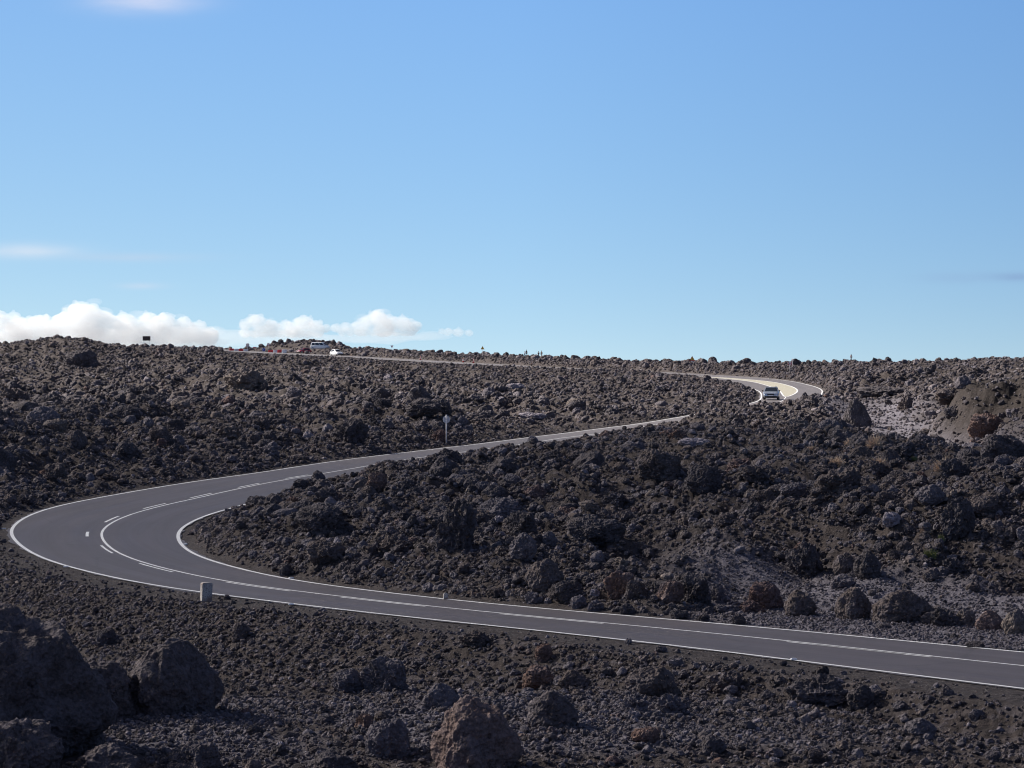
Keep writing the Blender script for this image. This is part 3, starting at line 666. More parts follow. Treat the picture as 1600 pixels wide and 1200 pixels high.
HERO = [
 (850,926,62,48,'brown','round','rounded brown boulder, first of the row along the near road',GR),
 (887,943,54,32,'dark','slab','low dark slab-like boulder against the rounded brown one by the road',GR),
 (930,936,18,12,'pale','angular','small pale grey stone at the foot of the roadside boulders',GR),
 (832,945,27,19,'grey','angular','small blue grey block at the road edge below the rounded brown boulder',GR),
 (905,951,28,19,'grey','angular','grey angular block touching the road edge, left of two',GR),
 (930,956,27,18,'grey','craggy','grey angular block touching the road edge, right of two',GR),
 (968,940,52,40,'rust','angular','reddish crumbling boulder above the road edge',GR),
 (992,936,36,34,'brown','angular','brown boulder leaning on the reddish crumbling one',GR),
 (1046,944,46,32,'rust','angular','rust coloured wedge of rock left of the dark conical boulder',GR),
 (1085,946,56,42,'dark','angular','dark conical boulder beside the rust coloured wedge',GR),
 (1122,942,26,28,'grey','craggy','pitted pale grey lava lump between the conical and the red edged boulders',GR),
 (1198,952,58,42,'red','angular','angular boulder with red left edge and blue grey face by the road',GR),
 (1252,964,54,42,'brown','round','squat brown boulder on the grey gravel by the road',GR),
 (1338,969,56,54,'brown','round','tall brown boulder standing on the grey roadside gravel',GR),
 (1414,974,96,52,'brown','round','broad brown boulder, widest on the grey roadside gravel',GR),
 (1480,980,50,30,'dark','craggy','rough dark boulder right of the broad one on the gravel',GR),
 (1510,980,36,28,'tan','craggy','tan pitted boulder amid the dark ones at the right roadside',GR),
 (1548,986,46,32,'rust','round','reddish knobbly boulder at the right end of the roadside row',GR),
 (1588,992,44,40,'tan','round','pale tan boulder closing the roadside row at the right',GR),
 (980,961,26,17,'dark','craggy','small black block on the verge under the rust coloured wedge',GR),
 (1062,968,32,15,'dark','slab','flat black stone on the verge under the conical boulder',GR),
 (1098,972,23,13,'dark','craggy','small black stone on the verge right of the flat one',GR),
 (1155,977,23,17,'dark','craggy','lone small black block at the road edge on grey gravel',GR),
 (1525,1013,30,11,'dark','slab','flat dark stone at the white line near the right border',GR),
 (932,858,94,44,'dark','slab','long dark boulder with a pale upper edge in the middle of the slope',GI),
 (818,882,46,40,'grey','round','pale grey rounded boulder left below the long dark one',GI),
 (858,852,30,22,'grey','round','small grey boulder wedged left of the long dark one',GI),
 (712,862,74,80,'dark','craggy','huge black lump with a hooded top on the slope inside the bend',GI),
 (508,882,62,32,'brown','slab','smooth brown hump low on the slope above the road',GI),
 (447,901,25,18,'dark','round','small dark ball of rock at the inner road edge',GI),
 (497,752,24,18,'dark','round','round dark knob hiding the middle line of the road',GI),
 (588,774,34,24,'rust','angular','orange red angular boulder near the crest inside the bend',GI),
 (700,736,62,32,'dark','craggy','dark jagged outcrop on the crest below the round sign',GI),
 (815,842,52,34,'dark','angular','split dark block left above the long dark boulder',GI),
 (1318,920,42,20,'grey','round','smooth grey oval boulder lying at the foot of the lava slope',GI),
 (1262,905,60,58,'dark','craggy','lumpy dark outcrop left above the smooth oval boulder',GI),
 (1320,898,40,34,'brown','round','brown boulder directly behind the smooth oval one',GI),
 (1358,905,42,44,'dark','round','dark bulging boulder right behind the smooth oval one',GI),
 (1455,912,26,18,'brown','round','small olive brown boulder on the ash right of the oval one',GI),
 (1492,895,40,24,'dark','craggy','dark clinker pair on the ash patch by the right border',GI),
 (1100,775,60,44,'dark','angular','dark hollow block in the upper middle of the slope',GI),
 (1395,832,34,20,'pale','angular','pale grey shattered boulder in the right part of the slope',GI),
 (1455,795,50,28,'grey','round','arched grey boulder high on the right slope',GI),
 (1500,845,60,52,'dark','craggy','big dark rounded outcrop at the right border of the slope',GI),
 (1240,775,44,22,'grey','slab','grey tilted slab halfway up the right slope',GI),
 (1340,668,48,46,'dark','spire','black pointed rock at the left edge of the ash hollow',GRT),
 (1385,620,92,17,'dark','slab','long black ledge at the head of the ash hollow',GRT),
 (1545,680,64,36,'rust','angular','outcrop with a bright reddish left face on the brown hill',GRT),
 (1505,606,28,20,'grey','round','single grey round boulder behind the brown hill',GRT),
 (1393,728,44,32,'dark','spire','black wedge of rock amid the dry bushes of the hollow',GRT),
 (1445,682,24,9,'dark','craggy','small black lump lying out on the pale ash',GRT),
 (1415,640,26,22,'brown','craggy','brown craggy block at the left foot of the hill crest',GRT),
 (1490,622,60,22,'brown','craggy','craggy brown crown on top of the hill',GRT),
 (1085,700,52,13,'pale','slab','pale flat rock high on the slope under the far road',GI),
 (4,1190,340,262,'umber','round','massive dark boulder in the lower left corner',GFG),
 (140,1128,140,98,'umber','angular','dark hunched block leaning on the right flank of the massive corner boulder',GFG),
 (266,1114,166,122,'umber','round','big rough boulder beside the massive corner boulder',GFG),
 (22,1232,150,110,'umber','angular','umber boulder at the very bottom left, cut by the border',GFG),
 (165,1226,116,66,'umber','round','low dark boulder below the massive dark one',GFG),
 (300,1214,96,56,'umber','angular','angular dark boulder under the big rough one',GFG),
 (600,1082,78,64,'grey','angular','pointed blue grey rock at the foot of the embankment',GFG),
 (543,1082,52,38,'grey','angular','low grey block left beside the pointed rock',GFG),
 (688,1108,62,44,'grey','round','grey boulder behind the large reddish boulder',GFG),
 (745,1218,146,132,'russet','round','large reddish brown boulder standing in the foreground gravel',GFG),
 (606,1186,76,66,'grey','angular','grey boulder with a streaked face left of the large reddish one',GFG),
 (568,1136,32,26,'rust','angular','small brick red rock on top of the streaked grey boulder',GFG),
 (520,1212,80,40,'dark','round','dark low boulder at the bottom border left of the middle',GFG),
 (862,1140,86,64,'umber','round','brown grey lumpy boulder right of the large reddish one',GFG),
 (895,1078,54,30,'brown','round','brown rounded rock lying at the foot of the embankment',GFG),
 (842,1078,58,36,'rust','round','rust tinged boulder left beside the brown rounded rock',GFG),
 (1022,1092,94,54,'brown','angular','dark brown hump with a sunlit left flank below the road',GFG),
 (992,1112,46,34,'grey','craggy','grey knobbly lump below the dark brown hump',GFG),
 (1052,1118,54,36,'grey','craggy','grey crumbling lump right below the dark brown hump',GFG),
 (1282,1102,96,52,'dark','craggy','dark double boulder right beneath the road edge',GFG),
 (1348,1106,50,32,'dark','round','dark smooth boulder right beside the double one',GFG),
 (1140,1084,52,36,'brown','craggy','brown broken rock between the hump and the double boulder',GFG),
 (850,1034,30,24,'rust','angular','small red brown rock on the embankment below the road',GFG),
 (745,1012,54,24,'brown','craggy','brown ridge of rock at the top of the embankment',GFG),
 (376,1003,30,30,'brown','angular','brown block halfway down the embankment under the stone post',GFG),
 (165,1010,36,24,'dark','angular','dark block on the embankment behind the big rough boulder',GFG),
 (1010,1160,48,26,'rust','slab','reddish flat rock in the foreground gravel',GFG),
 (1115,1180,44,30,'dark','round','dark round rock in the foreground gravel right of the middle',GFG),
 (1440,1150,52,30,'grey','round','grey low rock in the foreground gravel at the right',GFG),
 (65,662,54,30,'grey','round','grey boulder with lit left side in the left lava field',GLF),
 (85,676,38,18,'tan','slab','tan flat boulder just below the grey one in the left field',GLF),
 (195,652,42,20,'dark','slab','dark mound shaped boulder in shadow in the left field',GLF),
 (120,700,32,28,'brown','round','brown rounded boulder above the road bend at the left',GLF),
 (197,718,36,24,'dark','round','dark dome of rock above the bend of the road',GLF),
 (125,574,58,30,'dark','angular','big dark block standing in for the shaded hollow below the left hilltop',GLF),  # dark rock added in place of the shade in a hollow
 (385,606,70,34,'tan','craggy','tan craggy outcrop in the upper left lava field',GLF),
 (545,694,60,38,'dark','craggy','dark craggy block just above the white edge line',GLF),
 (662,654,60,26,'dark','round','long dark boulder left above the round sign back',GLF),
 (722,668,22,16,'grey','round','small grey boulder right behind the round sign back',GLF),
 (685,690,26,18,'red','craggy','reddish clump of rock left of the sign pole',GLF),
 (832,656,46,11,'pale','slab','pale flat rock above the road in the middle distance',GLF),
 (805,608,30,9,'pale','slab','pale thin rock far out in the middle lava field',GLF),
 (252,698,17,13,'red','angular','small reddish rock in the left field',GLF),
 (466,720,26,9,'tan','slab','tan flat stone just above the road edge line',GLF),
 (1243,571,17,11,'dark','round','black dome of rock on the skyline behind the red ringed sign',None),
 (437,538,12,9,'dark','craggy','black knob on the skyline left of the parked vehicles',None),
 (1366,567,8,9,'dark','spire','tiny pointed rock on the skyline at the right',None),
]
for b in HERO: boulder(*b)

print('T', round(time.time()-_t0, 1))
# further boulders taken from the rubble: the largest in the picture, told apart by what lies nearest
LAND = [('the round sign back',697,672),('the whitewashed stone post',320,925),('the silver car',1204,616),('the black pointed rock',1340,650),('the huge black hooded lump',712,822),
        ('the long dark boulder',932,838),('the large reddish boulder',745,1145),('the big rough boulder',266,1050),('the smooth grey oval boulder',1318,912),
        ('the knob on the centre line',497,742),('the reddish outcrop on the hill',1545,665),('the tan outcrop',385,590),('the dark dome above the bend',197,706),
        ('the grey lit boulder',65,647),('the orange red boulder',588,762),('the pale shattered boulder',1395,822),('the broad roadside boulder',1414,950),
        ('the conical roadside boulder',1085,925),('the rounded roadside boulder',850,905),('the block by the edge line',545,675),('the pale far rock',832,650),
        ('the brown hump above the road',508,868),('the pale flat rock on the slope',1085,693),('the dark hollow block',1100,752),('the grey tilted slab',1240,765)]
_px = 800 + F*RX/RY; _k = ~((lut(SF, RX, RY) < 0) & (RY > 165) & (RY < 300) & (RS > .55 + .05*lut(EF, RX, RY))) & ~((RY > 440) & (RS > .85) & (_px > 345) & (_px < 970) & (lut(SF, RX, RY) > 0))
RX, RY, RS = RX[_k], RY[_k], RS[_k]
PXr = 800 + F*RX/RY; HZr = height(RX, RY); PYr = 600 + F*(CZ - HZr)/RY
app = RS/RY*F
order = np.argsort(-app)
used, chosen = set(), np.zeros(len(RX), bool)
for k in order[:3000]:
    if len(used) >= 190: break
    x, y = PXr[k], PYr[k]
    if not (5 < x < 1595 and 560 < y < 1195): continue
    if any((RX[k]-t[0])**2 + (RY[k]-t[1])**2 < (.55*(RS[k]+t[2]))**2 for t in taken): chosen[k] = True; continue
    hx = hit(x, y - 4)
    if hx[1] < RY[k] - 4: continue                                       # hidden
    ds = sorted((math.hypot(x-l[1], (y-l[2])*1.4), l) for l in LAND)[:2]
    tone = random.choices(['dark', 'brown', 'grey', 'rust', 'tan', 'red'], [44, 30, 14, 5, 4, 3])[0]
    kd = random.choice(['craggy', 'craggy', 'round', 'angular', 'slab'])
    word = {'dark': 'black', 'brown': 'brown', 'grey': 'grey', 'rust': 'rust red', 'tan': 'tan', 'red': 'reddish'}[tone]
    form = {'craggy': 'jagged', 'round': 'rounded', 'angular': 'angular', 'slab': 'flat'}[kd]
    lab = None
    for dd, l in ds:
        rel = ('left of' if x < l[1] else 'right of') if abs(x-l[1]) > 1.2*abs(y-l[2]) else ('beyond' if y < l[2] else 'in front of')
        near_ = 'close ' if dd < 45 else ''
        c_ = f'{form} {word} lava boulder {near_}{rel} {l[0]}'
        if c_ not in used: lab = c_; break
    if lab is None: continue
    used.add(lab); chosen[k] = True
    L = VAR[kd]; me, ext = random.choice(L)
    o = bpy.data.objects.new('boulder', me); COL.objects.link(o)
    s_ = float(RS[k]); hh = s_*random.uniform(.6, .9)
    o.location = (RX[k], RY[k], HZr[k] + hh*random.uniform(.05, .25)); o.rotation_euler = (random.uniform(-.3,.3), random.uniform(-.3,.3), random.uniform(0, 6.28))
    o.scale = (s_/ext[0], s_*.85/ext[1], hh/ext[2])
    c = TONE[tone]; o.color = (*c, 1)
    tag(o, lab, 'boulder', 'larger boulders scattered over the lava')
    taken.append((float(RX[k]), float(RY[k]), s_, x, y))
for t in taken[:len(HERO)]:
    chosen |= (RX-t[0])**2 + (RY-t[1])**2 < (.42*t[2])**2
print('T', round(time.time()-_t0, 1))
# ------------------------------------------------------------------ the rubble, one mass
kp = ~chosen
RX, RY, RS, HZr = RX[kp], RY[kp], RS[kp], HZr[kp]
n = len(RX)
me = bpy.data.meshes.new('lava_rubble'); me.vertices.add(n)
me.vertices.foreach_set('co', np.c_[RX, RY, HZr + RS*rng.uniform(-.08, .26, n)].astype(np.float32).ravel())
fattr(me, 'scl', RS)
rot = np.c_[rng.uniform(-.6, .6, n), rng.uniform(-.6, .6, n), rng.uniform(0, 6.283, n)].astype(np.float32)
a = me.attributes.new('rot', 'FLOAT_VECTOR', 'POINT'); a.data.foreach_set('vector', rot.ravel())
a = me.attributes.new('pick', 'INT', 'POINT'); a.data.foreach_set('value', rng.integers(0, len(KINDS), n).astype(np.int32))
rub = link('lava_rubble', me, M['rubble'])
tag(rub, 'loose dark clinker and stones covering the lava field', 'rubble', kind='stuff')
ng = bpy.data.node_groups.new('scatter_rubble', 'GeometryNodeTree')
ng.interface.new_socket('Geometry', in_out='INPUT', socket_type='NodeSocketGeometry'); ng.interface.new_socket('Geometry', in_out='OUTPUT', socket_type='NodeSocketGeometry')
gi, go = ng.nodes.new('NodeGroupInput'), ng.nodes.new('NodeGroupOutput')
ci = ng.nodes.new('GeometryNodeCollectionInfo'); ci.inputs['Collection'].default_value = lib; ci.inputs['Separate Children'].default_value = True; ci.inputs['Reset Children'].default_value = True
ip = ng.nodes.new('GeometryNodeInstanceOnPoints'); ip.inputs['Pick Instance'].default_value = True
def na(nm, ty):
    q = ng.nodes.new('GeometryNodeInputNamedAttribute'); q.data_type = ty; q.inputs['Name'].default_value = nm; return q.outputs['Attribute']
ng.links.new(gi.outputs[0], ip.inputs['Points']); ng.links.new(ci.outputs[0], ip.inputs['Instance'])
ng.links.new(na('pick', 'INT'), ip.inputs['Instance Index']); ng.links.new(na('rot', 'FLOAT_VECTOR'), ip.inputs['Rotation']); ng.links.new(na('scl', 'FLOAT'), ip.inputs['Scale'])
ng.links.new(ip.outputs[0], go.inputs[0])
rub.modifiers.new('scatter', 'NODES').node_group = ng
print('rubble stones', n, 'boulders', len(taken))
# ------------------------------------------------------------------ grey gravel of the verge and the ash
GXs, GYs, GSs = [], [], []
for y0, y1, dn, a0, a1 in ((60, 84, 80, .05, .19), (84, 125, 34, .05, .14), (125, 175, 7, .07, .2), (190, 400, 1.1, .10, .34)):
    nq = int(.185*(y1*y1-y0*y0)*dn); Yq = np.sqrt(rng.uniform(y0*y0, y1*y1, nq)); Xq = rng.uniform(-.02 if y0 > 83 else -1, 1, nq)*.185*Yq
    fq = fields(Xq, Yq); mq = (rng.uniform(0, 1, nq) < fq[1]) & (fq[2] > .25)
    GXs.append(Xq[mq]); GYs.append(Yq[mq]); GSs.append(a0*(a1/a0)**(rng.uniform(0, 1, mq.sum())**2))
GXs, GYs, GSs = map(np.concatenate, (GXs, GYs, GSs))
M['gravel'] = lava_material('grey_gravel', 'gravel')
glib = bpy.data.collections.new('gravel_library')
for k, kd in enumerate(['angular', 'round', 'craggy', 'angular']):
    me, _ = rock_mesh('pebble', 500 + k, kd, 3); me.materials.append(M['gravel']); glib.objects.link(bpy.data.objects.new('pebble_source', me))
n = len(GXs); me = bpy.data.meshes.new('grey_gravel'); me.vertices.add(n)
me.vertices.foreach_set('co', np.c_[GXs, GYs, height(GXs, GYs) + GSs*rng.uniform(-.05, .3, n)].astype(np.float32).ravel())
fattr(me, 'scl', GSs)
a = me.attributes.new('rot', 'FLOAT_VECTOR', 'POINT'); a.data.foreach_set('vector', np.c_[rng.uniform(-.6, .6, n), rng.uniform(-.6, .6, n), rng.uniform(0, 6.283, n)].astype(np.float32).ravel())
a = me.attributes.new('pick', 'INT', 'POINT'); a.data.foreach_set('value', rng.integers(0, 4, n).astype(np.int32))
gv = link('grey_gravel', me, M['gravel']); tag(gv, 'loose grey gravel on the verge and in the ash hollow', 'gravel', kind='stuff')
ng2 = ng.copy(); ng2.name = 'scatter_gravel'
[q for q in ng2.nodes if q.bl_idname == 'GeometryNodeCollectionInfo'][0].inputs['Collection'].default_value = glib
gv.modifiers.new('scatter', 'NODES').node_group = ng2
print('gravel', n)
print('T', round(time.time()-_t0, 1))
# ------------------------------------------------------------------ vehicles
def car(name, label, loc, head, paint, L=4.3, W=1.8, H=1.5, belt=.92, hood=.80, nose=.62, xs=(1.05, .30, -1.35, -2.0), van=False, roofbars=False, group=None):
    """x forward; xs = windscreen foot, roof front, roof rear, rear window foot"""
    root = empty(name, loc, math.atan2(head[1], head[0]), label, 'car' if not van else 'van', group)
    bm = bmesh.new(); hl, hw = L/2, W/2
    st = [(-hl, .42, belt-.16, .84), (-hl+.06, .28, belt-.05, .93), (-hl+.35, .22, belt, .98), (-hl*.45, .2, belt, 1), (0, .2, belt, 1), (xs[0]+.02, .2, belt, 1),
          (xs[0]+.35, .2, hood+.04, .99), (hl-.45, .22, hood-.04, .965), (hl-.14, .24, nose+.04, .91), (hl-.03, .34, nose-.1, .84)]
    st.sort(); rows = []
    for x, zb, zt, k in st:
        y = hw*k
        prof = [(-y*.86, zb), (-y*.97, zb+.12), (-y, zb+.32*(zt-zb)+.06), (-y*.985, zt-.12), (-y*.90, zt-.01), (-y*.5, zt+.02), (y*.5, zt+.02), (y*.90, zt-.01), (y*.985, zt-.12), (y, zb+.32*(zt-zb)+.06), (y*.97, zb+.12), (y*.86, zb)]
        rows.append([bm.verts.new((x, a, b)) for a, b in prof])
    for a, b in zip(rows[:-1], rows[1:]):
        for k in range(12): bm.faces.new((a[k], b[k], b[(k+1) % 12], a[(k+1) % 12]))
    bm.faces.new(rows[0]); bm.faces.new(list(reversed(rows[-1])))
    # cabin shell
    wb, wt = hw*.93, hw*(.80 if van else .72)
    bz, tz = belt - .03, H
    zmid = H - .07
    ring = [(bz, [(xs[3], wb), (xs[0], wb)]), (zmid, [(xs[2]-.05, wt*1.02), (xs[1]+.06, wt*1.02)]), (tz, [(xs[2]+.12, wt*.86), (xs[1]-.12, wt*.86)])]
    rr = []
    for z, ((xa, ya), (xb, yb)) in ring:
        rr.append([bm.verts.new(p) for p in ((xa, -ya, z), (xb, -yb, z), (xb, yb, z), (xa, ya, z))])
    for a, b in zip(rr[:-1], rr[1:]):
        for k in range(4): bm.faces.new((a[k], a[(k+1) % 4], b[(k+1) % 4], b[k]))
    bm.faces.new(rr[-1])
    bmesh.ops.recalc_face_normals(bm, faces=bm.faces)
    me = bpy.data.meshes.new('body'); bm.to_mesh(me); bm.free()
    body = link('body', me, paint, root)
    bv = body.modifiers.new('bevel', 'BEVEL'); bv.width = .03; bv.segments = 2; bv.limit_method = 'ANGLE'; bv.angle_limit = R(25)
    me.polygons.foreach_set('use_smooth', [True]*len(me.polygons))
    def lerp(a, b, t): return Vector(a)*(1-t) + Vector(b)*t
    def pane(nm, a, b, c, d, ins=(.06, .94, .10, .90), th=.014, mat='glass'):
        # a,b along the bottom, d,c along the top
        u0, u1, v0, v1 = ins
        P = [lerp(lerp(a, b, u), lerp(d, c, u), v) for u, v in ((u0, v0), (u1, v0), (u1, v1), (u0, v1))]
        MB().quad(P, th).build(nm, M[mat], root)
    fb = ((xs[0], wb, bz), (xs[0], -wb, bz)); ft = ((xs[1]+.06, wt*1.02, zmid), (xs[1]+.06, -wt*1.02, zmid))
    rb = ((xs[3], -wb, bz), (xs[3], wb, bz)); rt = ((xs[2]-.05, -wt*1.02, zmid), (xs[2]-.05, wt*1.02, zmid))
    pane('windscreen', fb[1], fb[0], ft[0], ft[1], (.05, .95, .12, .95))
    pane('rear_window', rb[1], rb[0], rt[0], rt[1], (.07, .93, .18, .92))
    for s in (1, -1):
        a, b = (xs[3], s*wb, bz), (xs[0], s*wb, bz); d, c = (xs[2]-.05, s*wt*1.02, zmid), (xs[1]+.06, s*wt*1.02, zmid)
        cuts = ((.06, .30), (.33, .62), (.65, .93)) if van else ((.10, .48), (.52, .93))
        for u0, u1 in cuts:
            if s > 0: pane('side_window', b, a, d, c, (1-u1, 1-u0, .16, .92))
            else: pane('side_window', a, b, c, d, (u0, u1, .16, .92))
        MB().box(xs[0]-.28, xs[0]-.10, s*(hw*.96) - .09 + s*.10, s*(hw*.96) + .09 + s*.10, belt-.01, belt+.15, .04).build('mirror', M['trim'], root)
        MB().box(hl-.34, hl-.03, s*hw*.66-.19, s*hw*.66+.19, nose-.07, nose+.09, .05).build('headlight', M['lamp'], root)
        MB().box(-hl+.0, -hl+.16, s*hw*.74-.13, s*hw*.74+.13, belt-.26, belt-.06, .03).build('tail_lamp', M['rear_lamp'], root)
        for wx in (hl-.82, -hl+.78):
            wroot = empty('wheel', (wx, s*(hw-.11), .325)); wroot.parent = root
            Rm = Matrix.Rotation(R(90), 4, 'X')
            MB().lathe([(.22, -.10), (.30, -.105), (.325, -.08), (.325, .08), (.30, .105), (.22, .10)], 24, Rm).build('tyre', M['tyre'], wroot, True)
            MB().lathe([(.05, -.112), (.20, -.108), (.223, -.09), (.223, .09), (.20, .108), (.05, .112)], 16, Rm).build('rim', M['rim'], wroot)
    MB().box(hl-.12, hl+.005, -hw*.46, hw*.46, nose-.16, nose-.03, .02).build('grille', M['trim'], root)
    MB().box(hl-.16, hl+.012, -hw*.80, hw*.80, .22, .42, .04).build('front_bumper', M['trim'], root)
    MB().box(hl+.006, hl+.022, -.26, .26, .44, .54).build('number_plate', M['sign_white'], root)
    if roofbars:
        for s in (1, -1): MB().box(xs[2]+.2, xs[1]-.2, s*wt*.80-.02, s*wt*.80+.02, H+.004, H+.06, .01).build('roof_rail', M['trim'], root)
    if van: MB().cyl((.1, 0, H+.002), (.1, 0, H+.18), .09, .07, 12).build('beacon', M['orange'], root)
    return root
def road_dir(x, y):
    i = int(np.argmin((C[:, 0]-x)**2 + (C[:, 1]-y)**2)); return T[i]
x, y = 29.95, 369.5; td = road_dir(x, y)
car('silver_car', 'silver car with black lower bumper driving towards the viewer in the far bend', (x, y, rz(x, y) + .004), (-td[0], -td[1]), M['silver_paint'], 4.3, 1.80, 1.50, .95, .86, .70, roofbars=True)
GV = 'vehicles parked by the far road works'
x, y = -57.5, 884
car('red_car', 'small red car parked in front of the white van', (x, y, hz(x, y) + .02), (-.78, -.62), M['red_paint'], 4.1, 1.75, 1.46, .90, .80, .64, (.95, .25, -1.25, -1.8), group=GV)
x, y = -53.4, 890
car('white_van', 'white van with three side windows parked behind the red car', (x, y, hz(x, y) + .02), (.95, -.30), M['white_paint'], 5.2, 1.95, 2.0, 1.10, 1.02, .80, (1.95, .95, -2.2, -2.5), van=True, group=GV)
x, y = -45.2, 824
car('white_car', 'white car coming along the far road right of the van', (x, y, rz(x, y) + .02), (.50, -.86), M['white_paint'], 4.35, 1.84, 1.60, .98, .92, .74, group=GV)

# ------------------------------------------------------------------ signs, posts, barriers
def round_sign(label, loc, h, rad, yaw, face, ring=None, back=True, mark=None, name='road_sign', stub=.12, group=None, pr=.038, cap=0):
    root = empty(name, loc, yaw, label, 'road sign', group)
    MB().cyl((0, 0, -.3), (0, 0, h + rad + cap), pr, None, 12).build('pole', M['steel_pale'], root, True)
    Rm = Matrix.Translation((0, pr+.02, h)) @ Matrix.Rotation(R(-90), 4, 'X')          # face looks to +y
    MB().lathe([(rad, -.012), (rad, .012)], 32, Rm).build('plate', M['steel_pale'] if back else M[face], root)
    Rf = Matrix.Translation((0, pr+.034, h)) @ Matrix.Rotation(R(-90), 4, 'X')
    if ring: MB().lathe([(rad*.985, 0), (rad*.985, .004)], 32, Rf).build('border', M[ring], root)
    Rg = Matrix.Translation((0, pr+.040, h)) @ Matrix.Rotation(R(-90), 4, 'X')
    if face: MB().lathe([(rad*(.74 if ring else .97), 0), (rad*(.74 if ring else .97), .004)], 32, Rg).build('face', M[face], root)
    return root
def arrow_mark(root, y, z, s, mat):
    MB().prism([(-.06*s, z-.5*s), (.06*s, z-.5*s), (.06*s, z+.05*s), (.26*s, z+.05*s), (0, z+.5*s), (-.26*s, z+.05*s), (-.06*s, z+.05*s)], y, y+.005).build('arrow', M[mat], root)
x, y, z = hit(697.5, 697)
x, y = (697.5-800)*(y+.8)/F, y + .8
round_sign('grey back of a round sign on a pale pole beside the middle road stretch', (x, y, hz(x, y)), 1.82, .27, 0, 'sign_white', 'sign_red', cap=.07, pr=.045)
x, y = 43.3, 498.5
s = round_sign('round red ringed sign on a tall pole outside the far bend', (x, y, hz(x, y)), 1.85, .31, R(180), 'sign_white', 'sign_red')
for dx, mt in ((-.10, 'sign_red'), (.10, 'sign_black')):
    MB().prism([(dx-.085, 1.80), (dx+.085, 1.80), (dx+.085, 1.85), (dx+.05, 1.90), (dx-.05, 1.90), (dx-.085, 1.85)], .084, .089).build('car_symbol', M[mt], s)
def tri_sign(label, loc, h, a, yaw, fill, border, inv=False, name='warning_sign', legs=1, group=None, legmat='steel_pale', sym=True, plain=False):
    root = empty(name, loc, yaw, label, 'road sign', group)
    k = -1 if inv else 1
    def tri(r): return [(math.sin(q)*r, h + k*math.cos(q)*r) for q in (0, 2*math.pi/3, -2*math.pi/3)]
    if legs == 1: MB().cyl((0, 0, -.4), (0, 0, h + (a*.9 if not inv else a*.5)), .035, None, 12).build('pole', M[legmat], root, True)
    else:
        for sx in (-1, 1): MB().box(sx*.15-.075, sx*.15+.075, -.025, .025, -.4, h - a*.48, .01).build('leg', M['white_plastic'], root)
    MB().prism(tri(a), .04, .062).build('plate', M[border], root)
    if not plain: MB().prism(tri(a*.66), .063, .068).build('face', M[fill], root)
    if sym: MB().prism([(-.03, h-.12*a), (.03, h-.12*a), (.05, h+.33*a), (-.05, h+.33*a)], .069, .073).build('symbol', M['sign_black'], root)
    return root
x, y = gp(754, 568); x, y = (754-800)*690/F, 690
tri_sign('orange triangular road works sign on a thin pole beside the traffic cones', (x, y, hz(x, y)), 1.95, .48, R(180), 'yellow', 'orange')
x, y = (1081.5-800)*568/F, 568
s = tri_sign('orange and yellow triangular sign with two pale legs beyond the far bend', (x, y, hz(x, y)), 1.20, .58, R(180), 'yellow', 'sign_red', legs=2)
x, y = (1238.3-800)*512/F, 512
tri_sign('pale back of a triangular sign just right of the red ringed one', (x, y, hz(x, y)), 1.35, .27, 0, 'sign_white', 'steel_pale', sym=False, plain=True)
x, y = (612.4-800)*800/F, 800.
tri_sign('small give way triangle pointing down on the skyline', (x, y, hz(x, y)), 1.7, .42, R(180), 'sign_white', 'sign_red', inv=True, sym=False)
GB = 'red and white water filled barriers at the road works'
def barrier(label, px, D, mat, yaw=0, L=1.28, hh=1.02, dz=0):
    x = (px-800)*D/F; root = empty('road_barrier', (x, D, hz(x, D) - .04 + dz), yaw, label, 'barrier', GB)
    b = MB(); W = .26
    b.prism([(-W*1.15, 0), (W*1.15, 0), (W*1.15, .16), (W*.62, .42), (W*.5, hh), (-W*.5, hh), (-W*.62, .42), (-W*1.15, .16)], -L/2, L/2)
    bmesh.ops.rotate(b.bm, cent=(0, 0, 0), matrix=Matrix.Rotation(R(90), 3, 'Z'), verts=b.bm.verts)
    o = b.build('shell', M[mat], root)
    bv = o.modifiers.new('bevel', 'BEVEL'); bv.width = .035; bv.segments = 2
    MB().cyl((L*.30, 0, hh-.01), (L*.30, 0, hh+.05), .07, .06, 12).build('filler_cap', M['trim' if mat == 'white_plastic' else mat], root)
    MB().cyl((-L/2-.05, 0, .12), (-L/2-.05, 0, hh*.9), .05, None, 10).build('coupling', M[mat], root)
    for s in (-1, 1): MB().box(s*L*.22-.12, s*L*.22+.12, -W*1.16, -W*1.10, .03, .13).build('fork_slot', M['trim'], root)
    return root
for lab, px, D, mt, dz in (
    ('leftmost red barrier of the far row by the round grey sign', 362.3, 962, 'red_plastic', 0), ('white barrier between the two red ones left of the grey sign', 369.3, 955, 'white_plastic', 0),
    ('red barrier directly left of the white one under the grey sign', 376.8, 949, 'red_plastic', 0), ('white barrier right under the round grey sign', 384.3, 943, 'white_plastic', 0),
    ('red barrier right under the little ringed sign', 423.2, 912, 'red_plastic', 0), ('white barrier between two red ones right of the blue sign', 430.8, 906, 'white_plastic', 0),
    ('red barrier between two white ones near the red car', 437.4, 901, 'red_plastic', 0), ('white barrier at the end of the row nearest the red car', 444.5, 896, 'white_plastic', 0)):
    barrier(lab, px, D, M and mt, R(-50) * 0 + R(12), dz=dz)
b = barrier('lone red barrier with a white band between the two rows', 398, 990, 'red_plastic', 0, 1.0, .95)
MB().box(-.46, .46, -.20, -.17, .45, .68).build('white_band', M['white_plastic'], b)
x, y = (386.9-800)*950/F, 950
round_sign('grey round sign on a pole above the left white barriers', (x, y, hz(x, y)), 1.95, .53, 0, 'sign_white', 'sign_red')
x, y = (419.4-800)*935/F, 935
